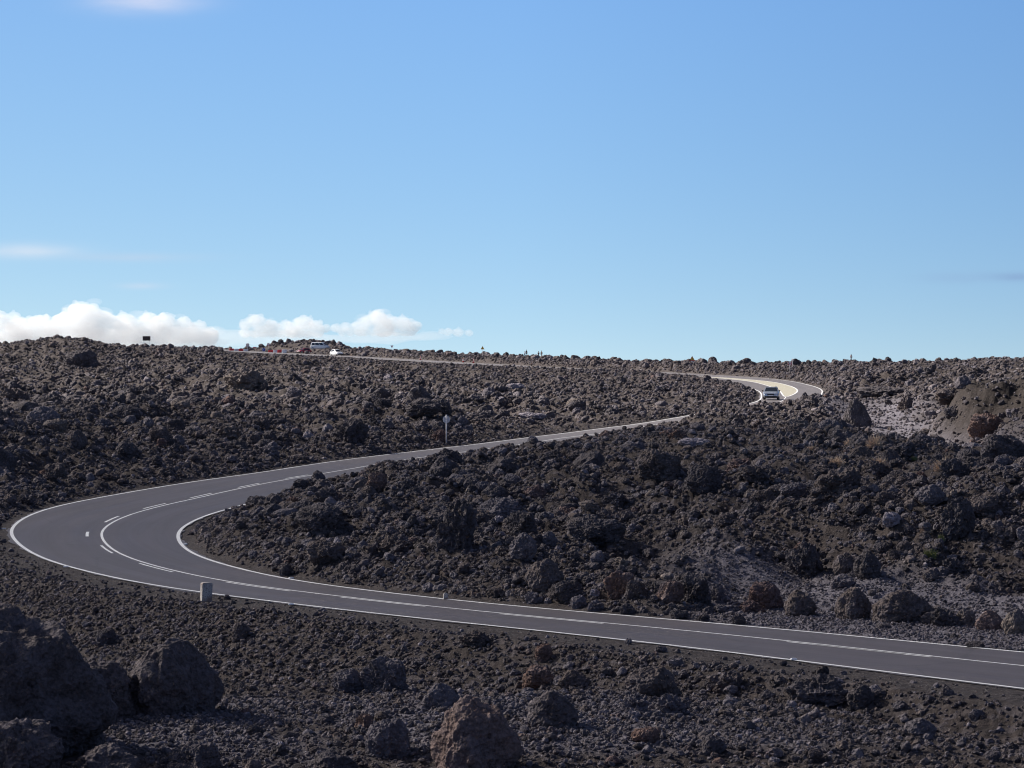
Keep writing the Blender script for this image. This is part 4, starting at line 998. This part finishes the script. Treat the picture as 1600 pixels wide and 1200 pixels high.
round_sign('small red ringed round sign above the right row of barriers', (x, y, hz(x, y)), 1.95, .42, R(180), 'sign_white', 'sign_red')
x, y = (412.2-800)*926/F, 926
s = round_sign('round blue sign with a white arrow on a low stand between the barrier rows', (x, y, hz(x, y)), .60, .44, R(180), 'sign_blue', None, back=False)
arrow_mark(s, .09, .60, .55, 'sign_white')
MB().box(-.5, .5, -.02, .02, .05, 1.12, .01).build('backing_board', M['white_plastic'], s)
GC = 'traffic cones along the far road'
def cone(label, px, py):
    x, y = gp(px, py); root = empty('traffic_cone', (x, y, rz(x, y)), 0, label, 'traffic cone', GC)
    MB().box(-.24, .24, -.24, .24, .0, .05, .015).build('base', M['trim'], root)
    MB().lathe([(.19, .05), (.045, .88), (.03, .90)], 24).build('body', M['red_plastic'], root, True)
    for z0, z1 in ((.34, .48), (.60, .74)):
        r = lambda z: .19 - (z-.05)*.1747 + .006
        MB().lathe([(r(z0), z0), (r(z1), z1)], 24).build('band', M['white_plastic'], root, True)
cone('single red traffic cone on the far road left of the others', 657, 562.6); cone('left traffic cone of the close pair by the orange sign', 723.7, 566.3); cone('right traffic cone of the close pair by the orange sign', 740, 567.2)
# board on the skyline
D = 760; x = (229-800)*D/F; g = hz(x, D); top = CZ + (600-525.3)/F*D
root = empty('information_board', (x, D, g), 0, 'dark board on two posts standing on the left skyline', 'board')
MB().box(-.92, .92, -.03, .03, top-g-1.05, top-g, .012).build('panel', M['brown_board'], root)
for sx in (-.62, .62): MB().cyl((sx, .07, -.3), (sx, .07, top-g-.1), .05, None, 12).build('post', M['steel'], root, True)
# pale slabs below the give way triangle
for px, D, w_, lab in ((606, 790, .7, 'small pale concrete slab left below the give way triangle'), (615, 789, 1.5, 'long pale concrete slab right below the give way triangle')):
    x = (px-800)*D/F; o = MB().box(-w_/2, w_/2, -.5, .5, -.2, .34, .04).build('concrete_slab', M['concrete'])
    o.location = (x, D, hz(x, D) + .12); o.rotation_euler = (0, R(-14), R(20)); tag(o, lab, 'slab')
# stone post and small marker stone
x, y = gp(322, 940)
b = MB(); b.prism([(-.172, -.3), (.172, -.3), (.172, .565)] + [(.172*math.cos(q), .565 + .045*math.sin(q)) for q in np.linspace(.35, math.pi-.35, 7)] + [(-.172, .565)], -.14, .14)
o = b.build('kilometre_stone', M['stone_post']); o.location = (x, y, hz(x, y) + .02); o.rotation_euler = (0, R(1.5), R(19))
bv = o.modifiers.new('bevel', 'BEVEL'); bv.width = .014; bv.segments = 2
tag(o, 'weathered whitewashed stone post standing at the outer road edge', 'stone post')
x, y = gp(696, 937.2)
b = MB(); b.prism([(-.075, -.15), (.075, -.15), (.075, .13)] + [(.075*math.cos(q), .13 + .075*math.sin(q)) for q in np.linspace(.3, math.pi-.3, 7)] + [(-.075, .13)], -.05, .05)
o = b.build('marker_stone', M['stone_post']); o.location = (x, y + .25, hz(x, y + .25) + .03); o.rotation_euler = (R(-3), 0, R(12))
tag(o, 'small pale marker stone with arched top at the inner road edge', 'marker stone')
GS_ = 'white reflectors at the road edge'
for lab, px, py in (('white reflector on the outer line below the pointed dark ball of rock', 455, 945.3), ('white reflector on the near line at the right part of the road', 1240, 1031.5),
                    ('white reflector on the shoulder left of the stone post', 103, 886.5), ('white reflector outside the leftmost curve of the road', 6, 827), ('white reflector inside the tight inner curve', 290, 851), ('white reflector on the inner line beside the small dark ball of rock', 455, 904.2)):
    x, y = gp(px, py); o = MB().box(-.10, .10, -.06, .06, 0, .05, .015, .8).build('road_reflector', M['sign_white'])
    o.location = (x, y, max(rz(x, y), hz(x, y)) + .006); o.rotation_euler = (0, 0, random.uniform(-.4, .4)); tag(o, lab, 'reflector', GS_)

# ------------------------------------------------------------------ dry bushes
def bush(label, px, py, w, hh, green=False):
    x, y, z = hit(px, py); s_ = y/F; W, Hh = w*s_, hh*s_
    V, Fq = [], []
    rb = np.random.default_rng(int(px*7 + py))
    for k in range(2200):
        ph, th = rb.uniform(0, 2*math.pi), math.acos(rb.uniform(.02, 1)); r0 = rb.uniform(.0, .75)
        d = np.array([math.sin(th)*math.cos(ph), math.sin(th)*math.sin(ph), math.cos(th)])
        lump = .75 + .35*math.sin(ph*3 + px) * math.sin(th*2) + .12*rb.normal()
        p0 = d*r0*lump; p1 = d*min(1.05, r0 + rb.uniform(.2, .42))*lump + rb.normal(size=3)*.06
        side = np.cross(d, rb.normal(size=3)); side /= max(np.linalg.norm(side), 1e-6); wd = .018 + .016*rb.uniform()
        b_ = len(V)
        for p in (p0 - side*wd, p0 + side*wd, p1):
            V.append((p[0]*W/2, p[1]*W/2*.8, max(p[2], -.1)*Hh))
        Fq.append((b_, b_+1, b_+2))
    me = mesh_np('dry_bush', V, Fq, False)
    o = link('dry_bush', me, M['green_bush' if green else 'dry_bush']); o.location = (x, y + W*.3, hz(x, y + W*.3) - .05)
    return tag(o, label, 'bush', 'dry bushes around the ash hollow')
for a in (('wide tan bush left of the ash hollow, nearest the black pointed rock', 1334, 692, 50, 19), ('tall tan bush touching the black wedge in the hollow', 1368, 704, 36, 22), ('low pinkish tan bush farthest left in the hollow', 1306, 732, 50, 20),
          ('tan bush in front of the black wedge', 1376, 733, 42, 22), ('tan bush at the right end of the row, below the pale ash', 1474, 740, 40, 23), ('small greenish bush just right of the black wedge', 1428, 721, 18, 9, True),
          ('pale grey twiggy bush on the lower ash patch', 1449, 833, 28, 15), ('round greenish tuft on the lower ash patch', 1471, 849, 15, 15, True), ('olive tan bush below the round greenish tuft', 1453, 873, 32, 18, True),
          ('small grey tan bush at the left on dark clinker', 1268, 706, 18, 10), ('little straw tuft between the two upper tan bushes', 1345, 712, 24, 12)): bush(*a)

# ------------------------------------------------------------------ people
def skin_chain(name, nodes, edges, mat, parent, root=0, lev=1):
    me = bpy.data.meshes.new(name); me.from_pydata([n_[0] for n_ in nodes], edges, []); o = link(name, me, mat, parent)
    md = o.modifiers.new('skin', 'SKIN'); md.use_smooth_shade = True
    for k, n_ in enumerate(nodes):
        sv_ = me.skin_vertices[0].data[k]; r = n_[1]; sv_.radius = (r, r) if not isinstance(r, tuple) else r; sv_.use_root = (k == root)
    sb = o.modifiers.new('sub', 'SUBSURF'); sb.levels = lev; sb.render_levels = lev
    return o
def person(label, px, D, H, yaw, top, legs, pose=0, dz=0, group='walkers on the skyline'):
    x = (px-800)*D/F; root = empty('person', (x, D, hz(x, D) + dz), yaw, label, 'person', group); k = H/1.75
    def P(a, b, c): return (a*k, b*k, c*k)
    st = .16 if pose else .09; fw = .16*pose
    hands = [P(-.27, .06+.05*pose, .80), P(.27, .06, .80)] if pose < 2 else [P(-.12, .26, 1.08), P(.12, .26, 1.10)]
    elb = [P(-.27, -.03, 1.07), P(.27, -.03, 1.07)]
    nodes = [(P(0, 0, .95), .115*k), (P(0, .0, 1.18), .12*k), (P(0, -.01, 1.38), .115*k), (P(0, 0, 1.50), .055*k), (P(0, .01, 1.58), .075*k), (P(0, .015, 1.67), .082*k), (P(0, .0, 1.735), .05*k),
             (P(0, .10, 1.60), .016*k)]
    edges = [(0, 1), (1, 2), (2, 3), (3, 4), (4, 5), (5, 6), (4, 7)]
    for s in (0, 1):
        sx = -1 if s == 0 else 1; b_ = len(nodes)
        nodes += [(P(sx*.17, -.01, 1.40), .055*k), (elb[s], .042*k), (hands[s], .028*k), (tuple(Vector(hands[s]) + Vector(P(0, .015, -.075))), .034*k)]
        edges += [(2, b_), (b_, b_+1), (b_+1, b_+2), (b_+2, b_+3)]
        for q in range(4):
            f0 = Vector(hands[s]) + Vector(P(0, .015 + (q-1.5)*.019, -.10)); ln = (.055, .07, .065, .048)[q]
            c0 = len(nodes); nodes += [(tuple(f0), .0095*k), (tuple(f0 + Vector(P(-sx*.012, .004, -ln))), .008*k)]; edges += [(b_+3, c0), (c0, c0+1)]
        c0 = len(nodes); f0 = Vector(hands[s]) + Vector(P(-sx*.008, .05, -.055))
        nodes += [(tuple(f0), .010*k), (tuple(f0 + Vector(P(-sx*.01, .018, -.045))), .0085*k)]; edges += [(b_+2, c0), (c0, c0+1)]
        d0 = len(nodes); fy = fw if s == 0 else -fw
        nodes += [(P(sx*.09, 0, .90), .085*k), (P(sx*.10, fy*.6+.02, .50), .058*k), (P(sx*.10, fy, .09), .040*k), (P(sx*.11, fy+.06, .035), .036*k), (P(sx*.12, fy+.16, .03), .030*k)]
        edges += [(0, d0), (d0, d0+1), (d0+1, d0+2), (d0+2, d0+3), (d0+3, d0+4)]
    skin_chain('body', nodes, edges, M['skin'], root)
    jn = [(P(0, 0, .92), .145*k), (P(0, 0, 1.15), .145*k), (P(0, -.01, 1.37), .14*k), (P(-.19, -.01, 1.40), .072*k), (elb[0], .058*k), (tuple(Vector(elb[0])*.15 + Vector(hands[0])*.85), .044*k), (P(.19, -.01, 1.40), .072*k), (elb[1], .058*k), (tuple(Vector(elb[1])*.15 + Vector(hands[1])*.85), .044*k)]
    skin_chain('jacket', jn, [(0, 1), (1, 2), (2, 3), (3, 4), (4, 5), (2, 6), (6, 7), (7, 8)], top, root)
    tn_ = [(P(0, 0, .93), .13*k)]; te = []
    for s in (0, 1):
        sx = -1 if s == 0 else 1; fy = fw if s == 0 else -fw; d0 = len(tn_)
        tn_ += [(P(sx*.09, 0, .84), .10*k), (P(sx*.10, fy*.6+.02, .50), .075*k), (P(sx*.10, fy, .10), .058*k)]; te += [(0, d0), (d0, d0+1), (d0+1, d0+2)]
    skin_chain('trousers', tn_, te, legs, root)
    for s in (0, 1):
        sx = -1 if s == 0 else 1; fy = fw if s == 0 else -fw
        MB().box((sx*.11-.05)*k, (sx*.11+.05)*k, (fy-.06)*k, (fy+.21)*k, 0, .085*k, .02).build('shoe', M['trim'], root)
    skin_chain('hair', [(P(0, -.02, 1.70), .085*k), (P(0, -.035, 1.62), .07*k), (P(0, .0, 1.745), .05*k)], [(0, 1), (0, 2)], M['hair'], root)
    return root
cl = {n_: simple('cloth_' + n_, c, .85, .2, 0, .12, 18) for n_, c in (('navy', (.03,.045,.08)), ('blue', (.10,.20,.36)), ('black', (.02,.02,.024)), ('grey', (.20,.20,.21)), ('salmon', (.55,.24,.18)), ('stone', (.35,.31,.26)))}
def stand(px, ytop, D):     # lift needed so that the head reaches ytop
    return 0
person('person in a light blue top, leftmost of the four standing on the skyline', 819.9, 900, 1.50, R(120), cl['blue'], cl['navy'])
person('person in dark clothes right beside the one in light blue', 822.6, 897, 1.76, R(-150), cl['navy'], cl['black'], 1)
person('person in black holding something up, left of the right hand pair', 841.5, 900, 1.70, R(170), cl['black'], cl['black'], 2)
person('person in a black top and grey trousers, rightmost of the four', 846.1, 896, 1.80, R(150), cl['black'], cl['grey'], 1)
person('lone person in a salmon coloured jacket on the right skyline', 1330, 800, 1.55, R(180), cl['salmon'], cl['stone'])

print('T', round(time.time()-_t0, 1))
# ------------------------------------------------------------------ clouds, far beyond the lava
def cloud(label, blobs, base, D=8000, dens=.05, seed=1, mat=None):
    rc = np.random.default_rng(seed); s_ = D/F; VV, FF = [], []; n0, f0 = ico(2); cnt = [0]
    def ball(x, y, z, r): VV.append(n0*r*np.array((1.1, 1.1, .88)) + np.array((x, y, z))); FF.append(f0 + cnt[0]); cnt[0] += len(n0)
    for px, py, r in blobs:
        x, z, rr = (px-800)*s_, CZ + (600-py)*s_, r*s_; yy_ = D + rc.uniform(-.6, .6)*rr
        ball(x, yy_, z, rr)
        for k in range(40):
            v = rc.normal(size=3); v /= np.linalg.norm(v)
            if v[2] < -.35: v[2] *= -.5
            q = rr*rc.uniform(.12, .40); ball(x + v[0]*rr*.98, yy_ + v[1]*rr*.9, z + v[2]*rr*.86, q)
            if k % 2 == 0:
                w2 = rc.normal(size=3); w2 /= np.linalg.norm(w2)
                ball(x + v[0]*rr + w2[0]*q, yy_ + v[1]*rr + w2[1]*q, z + v[2]*rr*.9 + abs(w2[2])*q, q*.45)
    o = link('cumulus_cloud', mesh_np('cumulus_cloud', np.vstack(VV), np.vstack(FF)), mat)
    rm = o.modifiers.new('remesh', 'REMESH'); rm.mode = 'VOXEL'; rm.voxel_size = 2.4
    sm = o.modifiers.new('smooth', 'SMOOTH'); sm.iterations = 1; sm.factor = .5
    rr_ = np.random.default_rng(seed + 50); v2, f2, c2 = [], [], 0
    for px, py, r in blobs:
        for k in range(5):
            q = r*s_*rr_.uniform(.3, .65); p_ = np.array(((px + rr_.uniform(-1.25, 1.25)*r - 800)*s_, D + rr_.uniform(-1, 1)*r*s_, CZ + (600 - py + rr_.uniform(-.8, 1.0)*r)*s_))
            v2.append(n0*q*np.array((1.5, 1.1, .7)) + p_); f2.append(f0 + c2); c2 += len(n0)
    vl = link('veil', mesh_np('veil', np.vstack(v2), np.vstack(f2)), VEIL, o)
    rm2 = vl.modifiers.new('remesh', 'REMESH'); rm2.mode = 'VOXEL'; rm2.voxel_size = 3.5
    return tag(o, label, 'cloud', 'cumulus clouds along the horizon')
def vol_mat(name, dens, g=.25):
    m = bpy.data.materials.new(name); m.use_nodes = True; t_ = m.node_tree; t_.nodes.remove(t_.nodes['Principled BSDF'])
    v = t_.nodes.new('ShaderNodeVolumeScatter'); v.inputs['Color'].default_value = (1, 1, 1, 1); v.inputs['Density'].default_value = dens; v.inputs['Anisotropy'].default_value = g
    t_.links.new(v.outputs[0], t_.nodes['Material Output'].inputs['Volume']); return m
VEIL = vol_mat('cloud_edge_vapour', .0045); CM = vol_mat('cloud_vapour', .020); CM2 = vol_mat('thin_cloud_vapour', .016)
A = [(132,497,26),(104,503,20),(162,503,20),(60,507,18),(22,507,17),(-5,503,18),(192,510,20),(232,502,16),(258,503,15),(286,508,14),(312,510,10),(140,515,26),(80,518,22),(200,518,22),(250,518,22),(30,520,22),(300,520,16),(330,521,10)]
cloud('largest white cloud bank above the left skyline', A + [(x_, 528, 18) for x_ in range(-60, 330, 24)], 535, mat=CM, seed=1)
cloud('twin topped white cloud above the parked vehicles', [(400,502,13),(384,508,10),(425,510,11),(447,509,10),(474,506,14),(492,510,12),(508,514,8),(415,515,14),(460,516,14)] + [(x_, 521, 9) for x_ in range(384, 506, 14)], 528, mat=CM, seed=2, D=8300)
cloud('bright white puffed cloud right of the twin topped one', [(590,499,16),(572,505,12),(608,505,13),(630,507,14),(648,511,10),(556,511,9),(540,513,9),(525,513,8),(600,514,16),(640,516,10),(565,516,12)] + [(x_, 520, 7) for x_ in range(535, 650, 12)], 526, mat=CM, seed=3, D=8100)
cloud('small faint cloud at the right end of the cloud row', [(700,519,7),(716,520,8),(733,521,6),(690,518,5)], 526, mat=CM2, seed=4, D=8400)
# pale vapour low on the horizon behind and between the cumulus clouds
hb = []
for px, py, rx, rz_, dd in ((20, 532, 260, 26, 9200), (230, 530, 200, 20, 9300), (400, 528, 130, 13, 9250), (590, 528, 120, 9, 9300)):
    s_ = dd/F; hb.append(ICO[3][0]*np.array((rx*s_, 90, rz_*s_)) + np.array(((px-800)*s_, dd + 10*len(hb), CZ + (600-py)*s_)))
V = np.vstack(hb); V = V + np.c_[np.zeros(len(V)), np.zeros(len(V)), 9*fbm2(V[:, 0]/60, V[:, 2]/30, 97, 3)]
hz_ = link('haze_bank', mesh_np('haze_bank', V, np.vstack([ICO[3][1] + len(ICO[3][0])*k_ for k_ in range(len(hb))])), vol_mat('pale_vapour', .0022, .3))
rm = hz_.modifiers.new('remesh', 'REMESH'); rm.mode = 'VOXEL'; rm.voxel_size = 7
tag(hz_, 'pale thin vapour low on the horizon among the white clouds', 'cloud', kind='stuff')
# thin cloud high up towards the sun, whose shade lies over the near ground
SUN_AZ, SUN_EL = 62.0, 33.0                # degrees to the left of the view, above the horizon
CH = 700.0; ox, oy = -math.sin(R(SUN_AZ))*CH/math.tan(R(SUN_EL)), math.cos(R(SUN_AZ))*CH/math.tan(R(SUN_EL))
cxg, cyg = np.meshgrid(np.linspace(-520, 520, 90), np.linspace(-700, 560, 110))
thick = SHADE_T*sst(SHADE_1, SHADE_0, cyg + 45*fbm2(cxg/90, cyg/90, 91, 3) - .10*cxg) * sst(520, 380, np.abs(cxg)) * sst(-700, -560, cyg) * (1 + .22*fbm2(cxg/60, cyg/60, 95, 3))
thick = np.maximum(thick, 0)
nv = cxg.size; ii = np.arange(nv).reshape(cxg.shape)
qs = np.stack([ii[:-1, :-1], ii[:-1, 1:], ii[1:, 1:], ii[1:, :-1]], -1).reshape(-1, 4)
V = np.vstack([np.c_[(cxg+ox).ravel(), (cyg+oy).ravel(), (CH + thick*.5 + .05).ravel()], np.c_[(cxg+ox).ravel(), (cyg+oy).ravel(), (CH - thick*.5 - .05).ravel()]])
rim_ = np.r_[ii[0, :-1], ii[:-1, -1], ii[-1, :0:-1], ii[:0:-1, 0]]; rn = np.roll(rim_, -1)
me = mesh_np('cloud_cover', V, np.vstack([qs, qs[:, ::-1] + nv, np.stack([rim_, rim_+nv, rn+nv, rn], -1)]))
tag(link('cloud_cover', me, vol_mat('thin_cloud_cover', .01, .6)), 'thin high cloud whose shade dims the near ground', 'cloud', kind='structure')
print('T', round(time.time()-_t0, 1))
# ------------------------------------------------------------------ camera, sun, sky
cam = bpy.data.cameras.new('camera'); co = bpy.data.objects.new('camera', cam); COL.objects.link(co)
co.location = (0, 0, CZ); co.rotation_euler = (R(90), 0, 0); cam.sensor_width = 36; cam.lens = F/1600*36; cam.clip_start = .5; cam.clip_end = 60000
SC.camera = co
SKY_K, SKY_0, SKY_SAT = 4.6, .13, 1.03
sv = Vector((-math.sin(R(SUN_AZ))*math.cos(R(SUN_EL)), math.cos(R(SUN_AZ))*math.cos(R(SUN_EL)), math.sin(R(SUN_EL))))
sl = bpy.data.lights.new('sun', 'SUN'); sl.energy = 5.0; sl.angle = R(.53); sl.color = (1, .945, .86)
so = bpy.data.objects.new('sun', sl); COL.objects.link(so); so.rotation_euler = sv.to_track_quat('Z', 'Y').to_euler()
w = bpy.data.worlds.new('World'); SC.world = w; w.use_nodes = True; t = w.node_tree
bg = t.nodes['Background']
sky = t.nodes.new('ShaderNodeTexSky'); sky.sky_type = 'NISHITA'; sky.sun_disc = False
sky.sun_elevation = R(SUN_EL); sky.sun_rotation = R(-SUN_AZ); sky.air_density = 1.0; sky.dust_density = .4; sky.ozone_density = 1.6; sky.altitude = 300
tc = t.nodes.new('ShaderNodeTexCoord'); sp = t.nodes.new('ShaderNodeSeparateXYZ'); cb = t.nodes.new('ShaderNodeCombineXYZ')
t.links.new(tc.outputs['Generated'], sp.inputs[0]); t.links.new(sp.outputs[0], cb.inputs[0]); t.links.new(sp.outputs[1], cb.inputs[1])
ma = t.nodes.new('ShaderNodeMath'); ma.operation = 'MULTIPLY_ADD'; t.links.new(sp.outputs[2], ma.inputs[0]); ma.inputs[1].default_value = SKY_K; ma.inputs[2].default_value = SKY_0
t.links.new(ma.outputs[0], cb.inputs[2]); t.links.new(cb.outputs[0], sky.inputs[0])
hs = t.nodes.new('ShaderNodeHueSaturation'); hs.inputs['Saturation'].default_value = SKY_SAT; t.links.new(sky.outputs[0], hs.inputs['Color'])
def wm(op, a, b_=0.0, c_=0.0):
    m_ = t.nodes.new('ShaderNodeMath'); m_.operation = op
    for k_, v_ in enumerate((a, b_, c_)):
        if isinstance(v_, bpy.types.NodeSocket): t.links.new(v_, m_.inputs[k_])
        else: m_.inputs[k_].default_value = v_
    return m_.outputs[0]
sc_ = t.nodes.new('ShaderNodeSeparateColor'); t.links.new(hs.outputs[0], sc_.inputs[0]); lo = t.nodes.new('ShaderNodeCombineColor'); dim = wm('SUBTRACT', 1.0, wm('MULTIPLY', wm('MINIMUM', wm('MAXIMUM', sp.outputs[0], 0.0), .3), .85))
for k_, (a_, g_) in enumerate(((.85, .80), (.83, .52), (.895, .07))):      # air near the horizon: evens the blue out towards the land
    t.links.new(wm('MULTIPLY', wm('MULTIPLY', wm('POWER', wm('MULTIPLY', sc_.outputs[k_], .1866), g_), a_/.1866), dim), lo.inputs[k_])
up = t.nodes.new('ShaderNodeMix'); up.data_type = 'RGBA'; up.blend_type = 'MULTIPLY'; up.inputs[0].default_value = 1
t.links.new(hs.outputs[0], up.inputs[6]); up.inputs[7].default_value = (.70, .52, .495, 1)
mr = t.nodes.new('ShaderNodeMapRange'); mr.interpolation_type = 'SMOOTHSTEP'; t.links.new(sp.outputs[2], mr.inputs[0]); mr.inputs[1].default_value = .13; mr.inputs[2].default_value = .34
mx = t.nodes.new('ShaderNodeMix'); mx.data_type = 'RGBA'; t.links.new(mr.outputs[0], mx.inputs[0]); t.links.new(lo.outputs[0], mx.inputs[6]); t.links.new(up.outputs[2], mx.inputs[7])
# thin veils: direction on the sky -> soft streaks broken up by noise
az = wm('DIVIDE', sp.outputs[0], sp.outputs[1]); el = wm('DIVIDE', sp.outputs[2], sp.outputs[1])
nz = t.nodes.new('ShaderNodeTexNoise'); vv = t.nodes.new('ShaderNodeCombineXYZ'); t.links.new(wm('MULTIPLY', az, 55), vv.inputs[0]); t.links.new(wm('MULTIPLY', el, 190), vv.inputs[1]); t.links.new(vv.outputs[0], nz.inputs['Vector'])
nz.inputs['Scale'].default_value = 1.0; nz.inputs['Detail'].default_value = 5
col_ = mx.outputs[2]
for px, py, wx, wy, c_, st in ((40,392,75,11,(5.1,4.9,5.0),.34), (205,402,110,7,(3.1,3.6,4.4),.30), (220,447,32,5,(4.2,4.2,4.7),.30), (225,2,80,18,(4.8,4.6,5.1),.42), (1590,432,45,7,(1.35,2.1,3.4),.75), (1500,434,60,9,(1.6,2.5,3.8),.35)):
    d2 = wm('ADD', wm('POWER', wm('ABSOLUTE', wm('MULTIPLY', wm('SUBTRACT', az, (px-800)/F), F/wx)), 2), wm('POWER', wm('ABSOLUTE', wm('MULTIPLY', wm('SUBTRACT', el, (600-py)/F), F/wy)), 2))
    fc = wm('MULTIPLY', wm('MULTIPLY', wm('EXPONENT', wm('MULTIPLY', d2, -1.0)), st), wm('MULTIPLY_ADD', nz.outputs['Fac'], 1.6, .2))
    fc = wm('MULTIPLY', fc, wm('GREATER_THAN', sp.outputs[1], 0.0))
    m_ = t.nodes.new('ShaderNodeMix'); m_.data_type = 'RGBA'; t.links.new(fc, m_.inputs[0]); t.links.new(col_, m_.inputs[6]); m_.inputs[7].default_value = (*c_, 1); col_ = m_.outputs[2]
t.links.new(col_, bg.inputs[0]); bg.inputs[1].default_value = .10
SC.view_settings.view_transform = 'Standard'; SC.view_settings.look = 'None'; SC.view_settings.exposure = .9; SC.view_settings.gamma = 1
SC.cycles.max_bounces = 12; SC.cycles.diffuse_bounces = 3; SC.cycles.volume_bounces = 10; SC.cycles.filter_width = 1.1
SC.cycles.use_denoising = True; SC.cycles.sample_clamp_indirect = 2.0
